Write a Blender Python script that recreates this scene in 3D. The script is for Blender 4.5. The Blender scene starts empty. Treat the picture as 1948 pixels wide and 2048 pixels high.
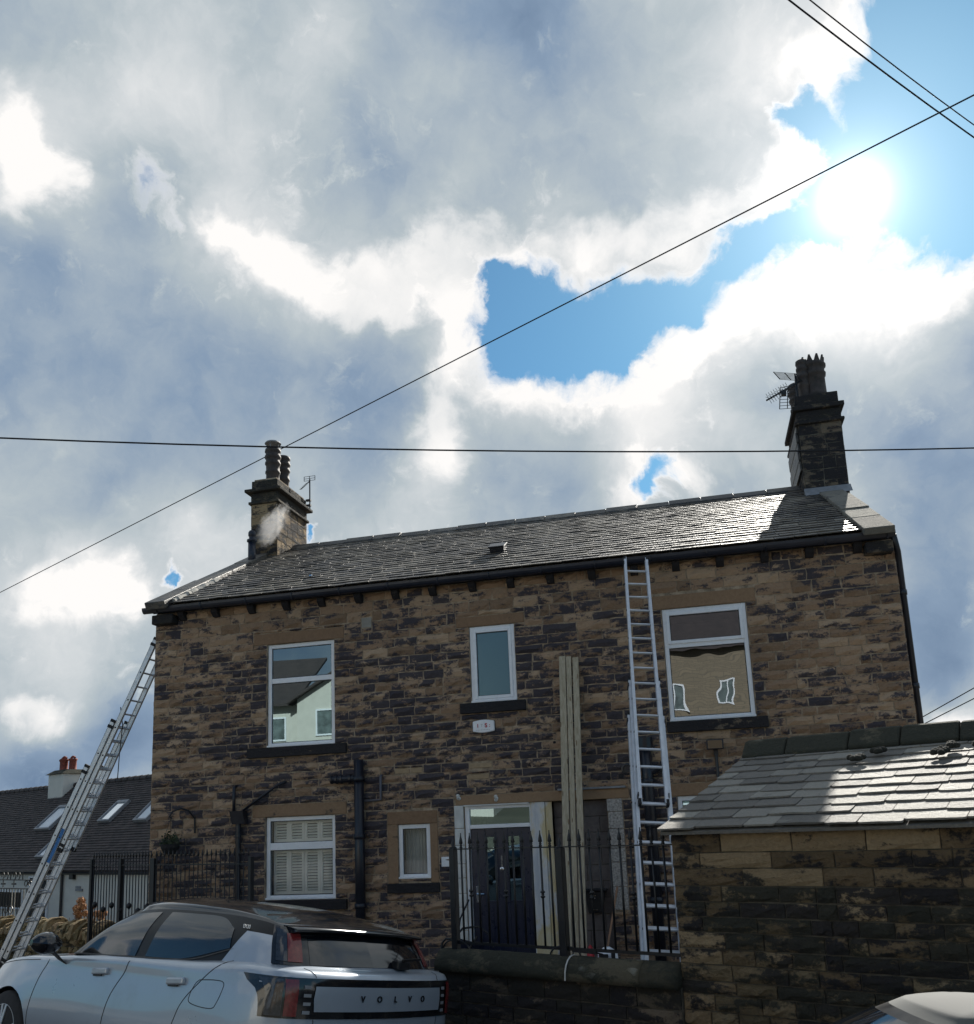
import bpy, bmesh, math, random
from mathutils import Vector, Matrix, noise as mnoise
from mathutils.bvhtree import BVHTree
from mathutils.geometry import tessellate_polygon

SC = bpy.context.scene
COL = SC.collection
PI = math.pi
R = math.radians
V = Vector

# ------------------------------------------------------------------ camera
# house front is the plane Y = 0, X runs along it to the right, Z up; yard level Z = 0
cam_d = bpy.data.cameras.new('camera')
cam = bpy.data.objects.new('camera', cam_d); COL.objects.link(cam)
cam_d.sensor_fit = 'HORIZONTAL'; cam_d.sensor_width = 36.0
cam_d.lens = 36.0 * 1800 / 1948
cam_d.shift_y = 274 / 1948
cam_d.clip_start = 0.1; cam_d.clip_end = 3000
_p, _r, _y = R(10.85), R(-2.39), R(13.04)
_F = V((-math.sin(_y), math.cos(_y), 0)); _S = V((math.cos(_y), math.sin(_y), 0)); _U = V((0, 0, 1))
_f = _F * math.cos(_p) + _U * math.sin(_p); _u = _U * math.cos(_p) - _F * math.sin(_p)
_rt = _S * math.cos(_r) + _u * math.sin(_r); _up = _u * math.cos(_r) - _S * math.sin(_r)
_m = Matrix((_rt, _up, -_f)).transposed().to_4x4(); _m.translation = (0, -13, 2.04)
cam.matrix_world = _m
SC.camera = cam

# ------------------------------------------------------------------ light
SUN_EL, SUN_AZ = R(33.9), R(12.6)          # azimuth from +Y towards +X
SUN_DIR = V((math.cos(SUN_EL) * math.sin(SUN_AZ), math.cos(SUN_EL) * math.cos(SUN_AZ), math.sin(SUN_EL)))
sun_d = bpy.data.lights.new('sun', 'SUN'); sun_d.energy = 5.0; sun_d.angle = R(0.5); sun_d.color = (1.0, 0.95, 0.86)
sun = bpy.data.objects.new('sun', sun_d); COL.objects.link(sun)
sun.rotation_euler = (-SUN_DIR).to_track_quat('-Z', 'Y').to_euler(); sun.location = (10, 30, 30)
SC.view_settings.view_transform = 'Standard'; SC.view_settings.look = 'None'
SC.view_settings.gamma = 1.0; SC.view_settings.use_curve_mapping = False
SC.view_settings.exposure = 0.7

# ------------------------------------------------------------------ sky: Nishita blue seen through broken cloud; cloud directions and radii taken from image pixels
SKY_STRENGTH = 0.07
HOLES= [(-10.3, 31.6, 1.91, 1.2), (-8.7, 29.6, 2.25, 1.2), (-5.3, 29.5, 2.24, 1.2), (-2.0, 30.6, 1.9, 1.2), (0.9, 31.2, 1.51, 1.0), (3.9, 32.0, 1.36, 1.0), (6.2, 32.7, 1.22, 1.0), (8.3, 32.9, 1.29, 1.0), (-11.4, 32.5, 1.11, 0.9), (-11.4, 29.6, 1.41, 0.8), (18.1, 39.6, 2.41, 1.2), (20.7, 39.2, 2.24, 1.2), (15.9, 37.7, 2.1, 1.2), (18.9, 36.1, 3.11, 1.3), (13.5, 36.4, 1.68, 1.1), (16.7, 33.5, 2.96, 1.3), (19.2, 31.7, 2.0, 1.2), (11.1, 33.2, 1.55, 1.1), (9.5, 38.6, 0.93, 1.1), (10.5, 37.7, 0.82, 0.9), (10.0, 32.3, 1.0, 0.9), (-1.9, 20.2, 0.83, 0.8), (-0.1, 21.0, 0.83, 0.75), (-1.3, 20.9, 0.7, 0.5), (-32.6, 15.2, 0.53, 0.85), (-32.0, 14.9, 0.31, 0.6), (-24.2, 18.3, 0.39, 0.9), (-35.4, 36.9, 1.25, 0.45), (-33.8, 35.3, 1.14, 0.35), (21.9, 34.3, 3.57, 1.2), (19.8, 42.1, 2.68, 1.0), (2.1, 30.0, 0.91, 0.8), (-3.3, 28.1, 1.25, 0.7), (12.3, 34.6, 1.66, 1.0)]
BRIGHT= [(9.3, 29.3, 4.97, 0.25), (13.5, 30.5, 4.23, 0.35), (3.7, 37.1, 5.42, 0.14), (-7.7, 34.8, 4.51, 0.14), (-20.6, 32.6, 3.05, 0.2), (-14.2, 30.3, 2.18, 0.25), (-15.9, 23.9, 2.25, 0.2), (-42.3, 36.9, 2.9, 0.18), (-1.4, 25.5, 3.45, 0.2), (-10.1, 26.5, 2.86, 0.18), (16.0, 21.8, 2.01, 0.12), (-36.7, 14.6, 2.73, 0.2), (-40.4, 10.5, 2.65, 0.12), (-15.3, 20.1, 3.59, 0.2), (9.1, 41.0, 4.02, 0.12), (10.2, 35.5, 1.67, 0.2), (-25.6, 31.2, 2.73, 0.1), (14.7, 3.5, 1.74, 0.2), (-38.6, 6.8, 1.49, 0.2), (-29.4, 34.5, 3.21, 0.12), (1.0, 19.3, 2.54, 0.1), (-30.1, 18.9, 3.76, 0.06), (-3.7, 18.1, 3.24, 0.1)]
GREY= [(-24.1, 43.9, 8.99, 0.1), (-7.0, 43.7, 7.19, 0.1), (-36.6, 28.7, 6.98, 0.12), (-22.8, 28.8, 4.35, 0.14), (-40.3, 19.6, 4.98, 0.1), (6.9, 25.7, 5.13, 0.12), (16.0, 15.7, 3.77, 0.22), (13.8, 9.2, 3.26, 0.3), (11.0, 21.1, 3.59, 0.1), (-10.4, 22.2, 3.56, 0.08), (3.3, 22.1, 3.12, 0.1), (-40.0, 3.7, 2.63, 0.3), (-34.9, 5.8, 2.45, 0.3), (-31.5, 23.4, 4.92, 0.06), (17.5, 26.2, 3.34, 0.08), (-19.0, 26.7, 3.48, 0.1), (14.3, 6.8, 1.76, 0.15)]
LOBES= [(-30.1, 35.2, 1.39, 0.8), (-27.7, 34.3, 1.71, 0.9), (-25.2, 33.5, 1.73, 1.0), (-22.8, 32.8, 1.76, 1.0), (-20.6, 32.3, 1.59, 1.0), (-18.7, 32.2, 1.47, 1.0), (-16.6, 33.8, 1.82, 1.0), (-14.8, 32.6, 1.23, 1.0), (-13.8, 31.4, 1.11, 1.0), (-13.9, 30.0, 1.12, 1.0), (-14.7, 28.2, 1.26, 0.9), (-15.7, 25.8, 1.47, 0.9), (-15.6, 23.3, 1.77, 0.8), (-13.3, 34.8, 2.11, 0.9), (-9.6, 34.1, 1.52, 0.9), (-5.3, 34.0, 1.66, 0.8), (-1.2, 34.7, 1.78, 0.8), (2.7, 34.7, 1.75, 0.8), (2.0, 28.6, 1.53, 1.0), (4.4, 29.6, 1.65, 1.0), (7.1, 30.0, 1.77, 1.0), (9.7, 29.8, 2.04, 1.0), (12.5, 30.2, 2.56, 1.0), (15.3, 28.4, 1.97, 0.9), (0.4, 27.0, 1.39, 1.0), (-1.7, 26.1, 1.41, 1.0), (-4.5, 26.2, 1.42, 1.0), (-7.3, 26.6, 1.42, 1.0), (-10.1, 27.0, 1.43, 1.0), (-12.2, 26.9, 1.43, 0.8), (17.4, 27.8, 1.38, 0.7), (-42.9, 38.0, 1.3, 0.8), (-41.7, 36.8, 1.46, 0.9), (-40.4, 35.9, 1.22, 0.8), (-42.4, 34.7, 1.34, 0.7), (-35.8, 14.9, 1.53, 0.8), (-37.5, 14.2, 1.81, 0.8), (-39.7, 13.7, 1.63, 0.7), (-34.9, 13.7, 1.23, 0.8), (-40.7, 7.1, 1.17, 0.7), (-38.9, 6.8, 1.19, 0.7), (14.5, 4.1, 1.31, 0.8), (13.1, 3.7, 0.88, 0.7), (-2.1, 22.1, 0.96, 0.8), (0.8, 20.2, 1.08, 0.8), (-3.3, 19.7, 1.29, 0.7), (10.2, 35.8, 1.39, 1.0), (9.1, 37.1, 1.39, 0.9), (12.0, 38.8, 1.07, 0.9), (11.1, 40.7, 1.59, 0.8), (13.8, 41.4, 1.29, 0.8), (6.5, 35.3, 1.71, 0.8)]


class NG:
    """small helper for node graphs"""
    def __init__(s, nt): s.nt = nt; s.nodes = nt.nodes; s.links = nt.links
    def n(s, t, **kw):
        nd = s.nodes.new(t)
        for k, v in kw.items(): setattr(nd, k, v)
        return nd
    def put(s, sock, v):
        if hasattr(v, 'is_output') or isinstance(v, bpy.types.NodeSocket): s.links.new(v, sock)
        else: sock.default_value = v
    def m(s, op, a, b=None, c=None, clamp=False):
        nd = s.n('ShaderNodeMath', operation=op, use_clamp=clamp)
        s.put(nd.inputs[0], a)
        if b is not None: s.put(nd.inputs[1], b)
        if c is not None: s.put(nd.inputs[2], c)
        return nd.outputs[0]
    def vm(s, op, a, b=None, sc=None):
        nd = s.n('ShaderNodeVectorMath', operation=op)
        s.put(nd.inputs[0], a)
        if b is not None: s.put(nd.inputs[1], b)
        if sc is not None: s.put(nd.inputs['Scale'], sc)
        return nd.outputs['Value'] if op == 'DOT_PRODUCT' else nd.outputs['Vector']
    def noise(s, vec, scale, detail=4, rough=0.55, lac=2.0, dist=0.0, col=False, dim='3D'):
        nd = s.n('ShaderNodeTexNoise', noise_dimensions=dim)
        if vec is not None: s.links.new(vec, nd.inputs['Vector'])
        nd.inputs['Scale'].default_value = scale; nd.inputs['Detail'].default_value = detail
        nd.inputs['Roughness'].default_value = rough; nd.inputs['Lacunarity'].default_value = lac
        nd.inputs['Distortion'].default_value = dist
        return nd.outputs['Color'] if col else nd.outputs['Fac']
    def ramp(s, fac, stops, interp='LINEAR'):
        nd = s.n('ShaderNodeValToRGB'); nd.color_ramp.interpolation = interp
        cr = nd.color_ramp
        while len(cr.elements) < len(stops): cr.elements.new(0.5)
        for e, (pz, c) in zip(cr.elements, stops):
            e.position = pz; e.color = (*c, 1) if len(c) == 3 else c
        s.links.new(fac, nd.inputs[0]); return nd.outputs[0]
    def mix(s, fac, a, b, mode='MIX'):
        nd = s.n('ShaderNodeMix', data_type='RGBA', blend_type=mode)
        s.put(nd.inputs[0], fac)
        for sock, v in ((nd.inputs[6], a), (nd.inputs[7], b)):
            if isinstance(v, tuple): sock.default_value = (*v, 1) if len(v) == 3 else v
            else: s.links.new(v, sock)
        return nd.outputs[2]
    def step(s, x, lo, hi):
        nd = s.n('ShaderNodeMapRange', interpolation_type='SMOOTHSTEP')
        s.put(nd.inputs[0], x); nd.inputs[1].default_value = lo; nd.inputs[2].default_value = hi
        return nd.outputs[0]

def dir_of(az, el):
    az, el = R(az), R(el)
    return (math.cos(el) * math.sin(az), math.cos(el) * math.cos(az), math.sin(el))

def build_sky():
    w = bpy.data.worlds.new('World'); SC.world = w; w.use_nodes = True
    w.cycles.sampling_method = 'MANUAL'; w.cycles.sample_map_resolution = 512
    g = NG(w.node_tree); g.nodes.clear()
    d = g.n('ShaderNodeTexCoord').outputs['Generated']
    sky = g.n('ShaderNodeTexSky', sky_type='NISHITA'); sky.sun_disc = False
    sky.sun_elevation = SUN_EL; sky.sun_rotation = SUN_AZ
    sky.air_density = 1.0; sky.dust_density = 0.3; sky.ozone_density = 2.0
    # ragged outlines: the direction is nudged by noise before the cloud field is read
    def nudge(vec, scale, amount, det):
        c = g.noise(vec, scale, det, 0.6, col=True)
        return g.vm('NORMALIZE', g.vm('ADD', vec, g.vm('SCALE', g.vm('SUBTRACT', c, (0.5, 0.5, 0.5)), sc=amount)))
    d1 = nudge(d, 7.0, 0.055, 3)
    d2 = nudge(d1, 22.0, 0.068, 10)
    def field(vec, tab, start):
        acc = start
        for az, el, r, a in tab:
            dt = g.vm('DOT_PRODUCT', vec, dir_of(az, el))
            e = g.m('EXPONENT', g.m('MULTIPLY_ADD', dt, 2.0 / R(r) ** 2, -2.0 / R(r) ** 2))
            acc = g.m('MULTIPLY_ADD', e, a, acc)
        return acc
    fbm = g.noise(d, 3.4, 9, 0.52)
    fbm2 = g.noise(d1, 13.0, 8, 0.6)
    # broken cloud away from the view too: large blue gaps where a slow noise runs high
    gaps = g.step(g.noise(d2, 2.3, 3, 0.5), 0.43, 0.55)
    sep = g.n('ShaderNodeSeparateXYZ'); g.links.new(d, sep.inputs[0])
    gaps = g.m('MULTIPLY', gaps, g.step(g.m('MULTIPLY', sep.outputs[1], -1.0), -0.35, 0.25))
    hole = g.m('ADD', field(d2, HOLES, 0.0), g.m('MULTIPLY', gaps, 1.1))
    dens = g.m('SUBTRACT', 0.76, g.m('MULTIPLY', hole, 1.22))
    dens = g.m('ADD', dens, g.m('MULTIPLY', g.m('SUBTRACT', fbm2, 0.5), 1.15))
    fine = g.noise(d2, 46.0, 7, 0.62)
    dens = g.m('ADD', dens, g.m('MULTIPLY', g.m('SUBTRACT', fine, 0.5), 0.8))
    mask = g.step(dens, -0.22, 0.56)
    # thickness -> grey, thin sunlit fringes -> white
    rim = g.m('SUBTRACT', 1.0, g.step(dens, 0.22, 0.66))
    tone = g.m('MULTIPLY_ADD', field(d1, BRIGHT, 0.0), 0.9, 0.53)
    lobes = g.step(g.m('ADD', field(d2, LOBES, 0.0), g.m('MULTIPLY', g.m('SUBTRACT', fbm2, 0.5), 1.7)), 0.12, 1.02)
    tone = g.m('MULTIPLY_ADD', lobes, 0.36, tone)
    dark = field(d1, GREY, 0.0)
    tone = g.m('SUBTRACT', tone, dark)
    tone = g.m('ADD', tone, g.m('MULTIPLY', g.m('SUBTRACT', fbm, 0.5), 0.95))
    tone = g.m('ADD', tone, g.m('MULTIPLY', g.m('SUBTRACT', g.noise(d2, 7.0, 10, 0.6), 0.5), 0.62))
    tone = g.m('ADD', tone, g.m('MULTIPLY', rim, 0.34))
    sd = g.vm('DOT_PRODUCT', d, tuple(SUN_DIR))
    gl = lambda deg, a: g.m('MULTIPLY', g.m('EXPONENT', g.m('MULTIPLY_ADD', sd, 2.0 / R(deg) ** 2, -2.0 / R(deg) ** 2)), a)
    tone = g.m('ADD', tone, gl(10.0, 0.10))
    k = 0.616 / SKY_STRENGTH      # cloud radiance that reads as set above at the chosen exposure
    sc = lambda r_, g_, b_: (r_ * k, g_ * k, b_ * k)
    cloud = g.ramp(tone, [(0.0, (0.10, 0.17, 0.29)), (0.3, (0.245, 0.335, 0.46)), (0.55, (0.47, 0.535, 0.575)), (0.78, (0.75, 0.77, 0.78)), (1.0, (1.0, 0.98, 0.96))])
    cloud = g.vm('SCALE', cloud, sc=k)
    blue = g.mix(1.0, sky.outputs[0], (0.33, 0.72, 0.86), 'MULTIPLY')
    blue = g.mix(0.07, blue, sc(0.62, 0.72, 0.84))
    col = g.mix(mask, blue, cloud)
    # the sun itself and the bright air round it
    glow = g.m('ADD', g.m('ADD', g.m('ADD', gl(0.62, 14.0 * k), gl(1.35, 1.5 * k)), gl(2.9, 0.42 * k)), gl(9.0, 0.20 * k))
    gv = g.vm('SCALE', (1.0, 0.98, 0.97), sc=glow)
    col = g.vm('ADD', col, gv)
    bg = g.n('ShaderNodeBackground'); g.links.new(col, bg.inputs[0]); bg.inputs[1].default_value = SKY_STRENGTH
    out = g.n('ShaderNodeOutputWorld'); g.links.new(bg.outputs[0], out.inputs[0])
build_sky()

# ------------------------------------------------------------------ object helpers
ORG = {}
def props(o, label=None, cat=None, group=None, kind=None):
    if label: o['label'] = label
    if cat: o['category'] = cat
    if group: o['group'] = group
    if kind: o['kind'] = kind
    return o
def thing(name, loc, label, cat, group=None, rot=None):
    o = bpy.data.objects.new(name, None); COL.objects.link(o)
    o.empty_display_size = 0.2
    if rot is None: o.location = loc; ORG[o.name] = V(loc)
    else: o.matrix_world = rot; ORG[o.name] = V((0, 0, 0))
    return props(o, label, cat, group)

MBK = 1.0
class MB:
    """collects vertices and faces of ONE mesh object; every vertex may carry a tone (r: shade, g: dirt, b: spare)"""
    def __init__(s): s.v = []; s.f = []; s.c = []; s.mi = []; s.sm = []; s.tone = (0.5, 0.0, 0.0); s.mat = 0; s.smooth = False
    def vert(s, p): s.v.append(tuple(p)); s.c.append(s.tone); return len(s.v) - 1
    def face(s, idx): s.f.append(tuple(idx)); s.mi.append(s.mat); s.sm.append(s.smooth)
    def poly(s, pts): s.face([s.vert(p) for p in pts])
    def box(s, lo, hi, M=None):
        x0, y0, z0 = lo; x1, y1, z1 = hi
        P = [(x0,y0,z0),(x1,y0,z0),(x1,y1,z0),(x0,y1,z0),(x0,y0,z1),(x1,y0,z1),(x1,y1,z1),(x0,y1,z1)]
        if M is not None: P = [M @ V(p) for p in P]
        b = [s.vert(p) for p in P]
        for q in ((0,3,2,1),(4,5,6,7),(0,1,5,4),(1,2,6,5),(2,3,7,6),(3,0,4,7)): s.face([b[i] for i in q])
    def bar(s, a, b, w, h=None, up=(0, 0, 1)):
        """square bar from a to b, w across, h along up"""
        a, b = V(a), V(b); d = (b - a); L = d.length; d.normalize()
        x = d.cross(V(up))
        if x.length < 1e-4: x = d.cross(V((1, 0, 0)))
        x.normalize(); y = x.cross(d); h = (w if h is None else h) * MBK; w *= MBK
        M = Matrix((x, y, d)).transposed().to_4x4(); M.translation = a
        s.box((-w/2, -h/2, 0), (w/2, h/2, L), M)
    def tube(s, pts, r, n=8, caps=True):
        pts = [V(p) for p in pts]; rs = [q * MBK for q in r] if isinstance(r, (list, tuple)) else [r * MBK] * len(pts)
        rings = []; prev = None
        for i, p in enumerate(pts):
            t = (pts[min(i+1, len(pts)-1)] - pts[max(i-1, 0)]).normalized()
            if prev is None:
                x = t.cross(V((0, 0, 1)))
                if x.length < 1e-3: x = t.cross(V((0, 1, 0)))
                x.normalize()
            else: x = (prev - t * prev.dot(t)).normalized()
            prev = x; y = t.cross(x)
            rings.append([s.vert(p + (x * math.cos(2*PI*k/n) + y * math.sin(2*PI*k/n)) * rs[i]) for k in range(n)])
        for a, b in zip(rings, rings[1:]):
            for k in range(n): s.face((a[k], a[(k+1) % n], b[(k+1) % n], b[k]))
        if caps: s.face(rings[0][::-1]); s.face(rings[-1])
    def lathe(s, o, prof, n=16, axis=(0, 0, 1)):
        o = V(o); ax = V(axis).normalized(); x = ax.orthogonal().normalized(); y = ax.cross(x)
        rings = []
        for r, h in prof:
            rings.append([s.vert(o + ax * (h * MBK) + (x * math.cos(2*PI*k/n) + y * math.sin(2*PI*k/n)) * max(r * MBK, 1e-4)) for k in range(n)])
        for a, b in zip(rings, rings[1:]):
            for k in range(n): s.face((a[k], a[(k+1) % n], b[(k+1) % n], b[k]))
        s.face(rings[0][::-1]); s.face(rings[-1])
    def grid(s, P, flip=False):
        n, m = len(P), len(P[0])
        ids = [[s.vert(p) for p in row] for row in P]
        for i in range(n-1):
            for j in range(m-1):
                q = (ids[i][j], ids[i+1][j], ids[i+1][j+1], ids[i][j+1])
                s.face(q[::-1] if flip else q)
        return ids
    def prism(s, pts, vec):
        """closed prism: polygon pts pushed along vec"""
        vec = V(vec); a = [s.vert(p) for p in pts]; b = [s.vert(V(p) + vec) for p in pts]; n = len(pts)
        s.face(a[::-1]); s.face(b)
        for k in range(n): s.face((a[k], a[(k+1) % n], b[(k+1) % n], b[k]))
    def build(s, name, mat, parent=None, org=None, bevel=0, kind=None, tonecol=False):
        me = bpy.data.meshes.new(name)
        if org is None: org = ORG[parent.name] if parent is not None and parent.name in ORG else V((0, 0, 0))
        ox, oy, oz = org
        me.from_pydata([(a-ox, b-oy, c-oz) for a, b, c in s.v], [], s.f)
        for m in (mat if isinstance(mat, (list, tuple)) else [mat]): me.materials.append(m)
        if any(s.mi): me.polygons.foreach_set('material_index', s.mi)
        if any(s.sm): me.polygons.foreach_set('use_smooth', s.sm)
        if tonecol:
            at = me.color_attributes.new('tone', 'FLOAT_COLOR', 'POINT')
            at.data.foreach_set('color', [x for c in s.c for x in (*c, 1.0)])
        bm = bmesh.new(); bm.from_mesh(me); bmesh.ops.recalc_face_normals(bm, faces=bm.faces)
        bm.to_mesh(me); bm.free(); me.update()
        o = bpy.data.objects.new(name, me); COL.objects.link(o)
        if parent is not None: o.parent = parent; ORG[o.name] = V(org)
        else: o.location = org
        if bevel:
            b = o.modifiers.new('bevel', 'BEVEL'); b.width = bevel; b.segments = 2; b.limit_method = 'ANGLE'; b.angle_limit = R(40)
        if kind: o['kind'] = kind
        return o

def dup(o, parent=None):
    c = o.copy(); COL.objects.link(c)
    if parent is not None: c.parent = parent
    for ch in list(o.children): dup(ch, c)
    return c

class Frame:
    """a wall plane: u along, v up, n out of the wall"""
    def __init__(s, o, u, v, n): s.o, s.u, s.v, s.n = V(o), V(u), V(v), V(n)
    def __call__(s, a, b, c=0.0): return s.o + s.u * a + s.v * b + s.n * c

# ------------------------------------------------------------------ materials
MATS = {}
def new_mat(name):
    m = bpy.data.materials.new(name); m.use_nodes = True
    g = NG(m.node_tree); p = g.nodes['Principled BSDF']; MATS[name] = m
    return m, g, p
def objco(g): return g.n('ShaderNodeTexCoord').outputs['Object']
def geopos(g): return g.n('ShaderNodeNewGeometry').outputs['Position']
def bump(g, p, h, strength=0.4, dist=0.01):
    b = g.n('ShaderNodeBump'); b.inputs['Strength'].default_value = strength; b.inputs['Distance'].default_value = dist
    g.links.new(h, b.inputs['Height']); g.links.new(b.outputs[0], p.inputs['Normal'])
def plain(name, col, rough=0.6, metal=0.0, var=0.15, scale=6.0, bmp=0.0, spec=0.5, coat=0.0):
    m, g, p = new_mat(name); pos = geopos(g)
    n = g.noise(pos, scale, 6, 0.6)
    lo = tuple(c * (1 - var) for c in col); hi = tuple(min(1, c * (1 + var)) for c in col)
    g.links.new(g.ramp(n, [(0.3, lo), (0.7, hi)]), p.inputs['Base Color'])
    p.inputs['Metallic'].default_value = metal; p.inputs['Specular IOR Level'].default_value = spec
    rr = g.n('ShaderNodeMapRange'); g.links.new(g.noise(pos, scale * 2.3, 4), rr.inputs[0])
    rr.inputs[3].default_value = max(0.02, rough - 0.1); rr.inputs[4].default_value = min(1, rough + 0.1)
    g.links.new(rr.outputs[0], p.inputs['Roughness'])
    if coat: p.inputs['Coat Weight'].default_value = coat; p.inputs['Coat Roughness'].default_value = 0.03
    if bmp: bump(g, p, g.noise(pos, scale * 8, 5), bmp, 0.006)
    return m

def stone_mat(name, buff, buff2, soot, moss=None, moss_amt=0.0, fine=34.0, sootbias=0.0, bmpd=0.012, lichen=0.0, mossmix=0.4):
    """sandstone: shade per stone from the tone attribute, soot in ragged patches, fine grain"""
    m, g, p = new_mat(name); pos = geopos(g)
    at = g.n('ShaderNodeAttribute', attribute_name='tone')
    sep = g.n('ShaderNodeSeparateColor'); g.links.new(at.outputs['Color'], sep.inputs[0])
    tr, tg, tb = sep.outputs
    flat = g.vm('MULTIPLY', pos, (0.62, 0.62, 1.5))
    warp = g.vm('ADD', flat, g.vm('SCALE', g.noise(pos, 9.0, 3, col=True), sc=0.09))
    n1 = g.noise(warp, 6.0, 8, 0.68); n2 = g.noise(pos, fine, 8, 0.7); n3 = g.noise(warp, 1.5, 4, 0.6)
    base = g.ramp(g.m('ADD', g.m('MULTIPLY', n2, 0.5), g.m('MULTIPLY', tr, 0.55)), [(0.2, tuple(c * 0.62 for c in buff)), (0.5, buff), (0.8, buff2)])
    sf = g.m('ADD', g.m('ADD', g.m('MULTIPLY', n1, 2.0), g.m('ADD', g.m('MULTIPLY', n3, 1.3), g.m('MULTIPLY', n2, 0.9))), g.m('MULTIPLY_ADD', tg, 0.6, -2.24 + sootbias))
    mask = g.step(sf, 0.0, 0.30)
    sc2 = g.mix(n2, soot, tuple(c * 1.9 for c in soot))
    col = g.mix(g.m('MULTIPLY', mask, 0.93), base, sc2)
    if moss:
        mm = g.step(g.m('ADD', g.noise(warp, 3.2, 7, 0.7), g.m('MULTIPLY_ADD', tb, 0.8, -0.55)), 0.05 - moss_amt * 0.25, 0.35 - moss_amt * 0.2)
        col = g.mix(g.m('MULTIPLY', mm, mossmix), col, g.mix(n2, moss, tuple(c * 2.1 for c in moss)))
    if lichen:
        vn = g.n('ShaderNodeTexVoronoi'); vn.inputs['Scale'].default_value = 9.0; g.links.new(warp, vn.inputs['Vector'])
        lm = g.m('MULTIPLY', g.m('LESS_THAN', vn.outputs['Distance'], 0.28), g.step(g.noise(pos, 2.5, 4), 0.55, 0.66))
        col = g.mix(g.m('MULTIPLY', lm, lichen), col, (0.36, 0.36, 0.31))
    g.links.new(col, p.inputs['Base Color']); p.inputs['Roughness'].default_value = 0.92; p.inputs['Specular IOR Level'].default_value = 0.2
    bump(g, p, g.m('ADD', n2, g.m('MULTIPLY', n1, 1.4)), 0.95, bmpd * 1.5)
    return m

def glass_mat(name, refl, tint, wav=0.0, wscale=1.5, rough=0.0, gcol=(0.66, 0.88, 0.95)):
    m, g, p = new_mat(name); g.nodes.remove(p)
    out = [n for n in g.nodes if n.type == 'OUTPUT_MATERIAL'][0]
    t = g.n('ShaderNodeBsdfTransparent'); t.inputs[0].default_value = (*tint, 1)
    gl = g.n('ShaderNodeBsdfGlossy'); gl.inputs['Roughness'].default_value = rough; gl.inputs[0].default_value = (*gcol, 1)
    fr = g.n('ShaderNodeLayerWeight'); fr.inputs[0].default_value = 0.25
    f = g.m('ADD', g.m('MULTIPLY', fr.outputs['Fresnel'], 0.6), refl, clamp=True)
    mx = g.n('ShaderNodeMixShader'); g.links.new(f, mx.inputs[0]); g.links.new(t.outputs[0], mx.inputs[1]); g.links.new(gl.outputs[0], mx.inputs[2])
    g.links.new(mx.outputs[0], out.inputs[0])
    if wav:
        b = g.n('ShaderNodeBump'); b.inputs['Strength'].default_value = 1.0; b.inputs['Distance'].default_value = wav
        g.links.new(g.noise(geopos(g), wscale, 1, 0.4), b.inputs['Height']); g.links.new(b.outputs[0], gl.inputs['Normal'])
    return m

STONE = stone_mat('sandstone', (0.345, 0.23, 0.15), (0.47, 0.335, 0.225), (0.034, 0.033, 0.043))
ASHLAR = stone_mat('dressed_sandstone', (0.25, 0.16, 0.10), (0.35, 0.24, 0.15), (0.03, 0.028, 0.03), fine=22.0, sootbias=-0.30, bmpd=0.004)
DARKSTONE = stone_mat('sooty_sandstone', (0.16, 0.13, 0.10), (0.27, 0.21, 0.15), (0.018, 0.018, 0.022), moss=(0.040, 0.038, 0.026), moss_amt=0.12, sootbias=0.10, bmpd=0.02)
OUTSTONE = stone_mat('weathered_sandstone', (0.235, 0.168, 0.10), (0.42, 0.31, 0.185), (0.016, 0.017, 0.021), moss=(0.045, 0.045, 0.028), moss_amt=0.0, sootbias=0.03, bmpd=0.02)
COPING = stone_mat('mossy_coping_stone', (0.12, 0.105, 0.08), (0.2, 0.17, 0.12), (0.025, 0.026, 0.024), moss=(0.034, 0.036, 0.024), moss_amt=0.2, sootbias=0.1, bmpd=0.012, lichen=0.5)
DRYSTONE = stone_mat('field_stone', (0.26, 0.19, 0.11), (0.46, 0.36, 0.22), (0.03, 0.028, 0.024), moss=(0.05, 0.055, 0.02), moss_amt=0.15, sootbias=-0.02, bmpd=0.03)
SLATE = stone_mat('stone_slate', (0.095, 0.083, 0.07), (0.19, 0.168, 0.138), (0.025, 0.025, 0.028), fine=26.0, sootbias=-0.08, bmpd=0.008)
SLATE.node_tree.nodes['Principled BSDF'].inputs['Roughness'].default_value = 0.5; SLATE.node_tree.nodes['Principled BSDF'].inputs['Specular IOR Level'].default_value = 0.5
SLATE2 = stone_mat('thick_stone_slate', (0.19, 0.178, 0.16), (0.30, 0.285, 0.25), (0.06, 0.059, 0.058), fine=40.0, sootbias=-0.3, bmpd=0.012, lichen=0.25)
SLATE2.node_tree.nodes['Principled BSDF'].inputs['Roughness'].default_value = 0.72; SLATE2.node_tree.nodes['Principled BSDF'].inputs['Specular IOR Level'].default_value = 0.5
MORTAR = plain('lime_mortar', (0.33, 0.26, 0.19), 0.95, var=0.6, scale=9, bmp=0.5, spec=0.1)
MORTAR_D = plain('dirty_mortar', (0.13, 0.12, 0.10), 0.95, var=0.5, scale=7, bmp=0.6, spec=0.1)
BLOCK = plain('concrete_block', (0.15, 0.13, 0.125), 0.9, var=0.25, scale=8, bmp=0.4, spec=0.15)
UPVC = plain('white_upvc', (0.78, 0.80, 0.84), 0.28, var=0.04, scale=3)
SHUTTER = plain('cream_shutter', (0.84, 0.82, 0.74), 0.45, var=0.06, scale=3)
BLACKP = plain('black_plastic_pipe', (0.012, 0.014, 0.022), 0.35, var=0.3, scale=5)
GUTTER = plain('black_gutter', (0.012, 0.016, 0.03), 0.4, var=0.3, scale=4)
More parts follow.
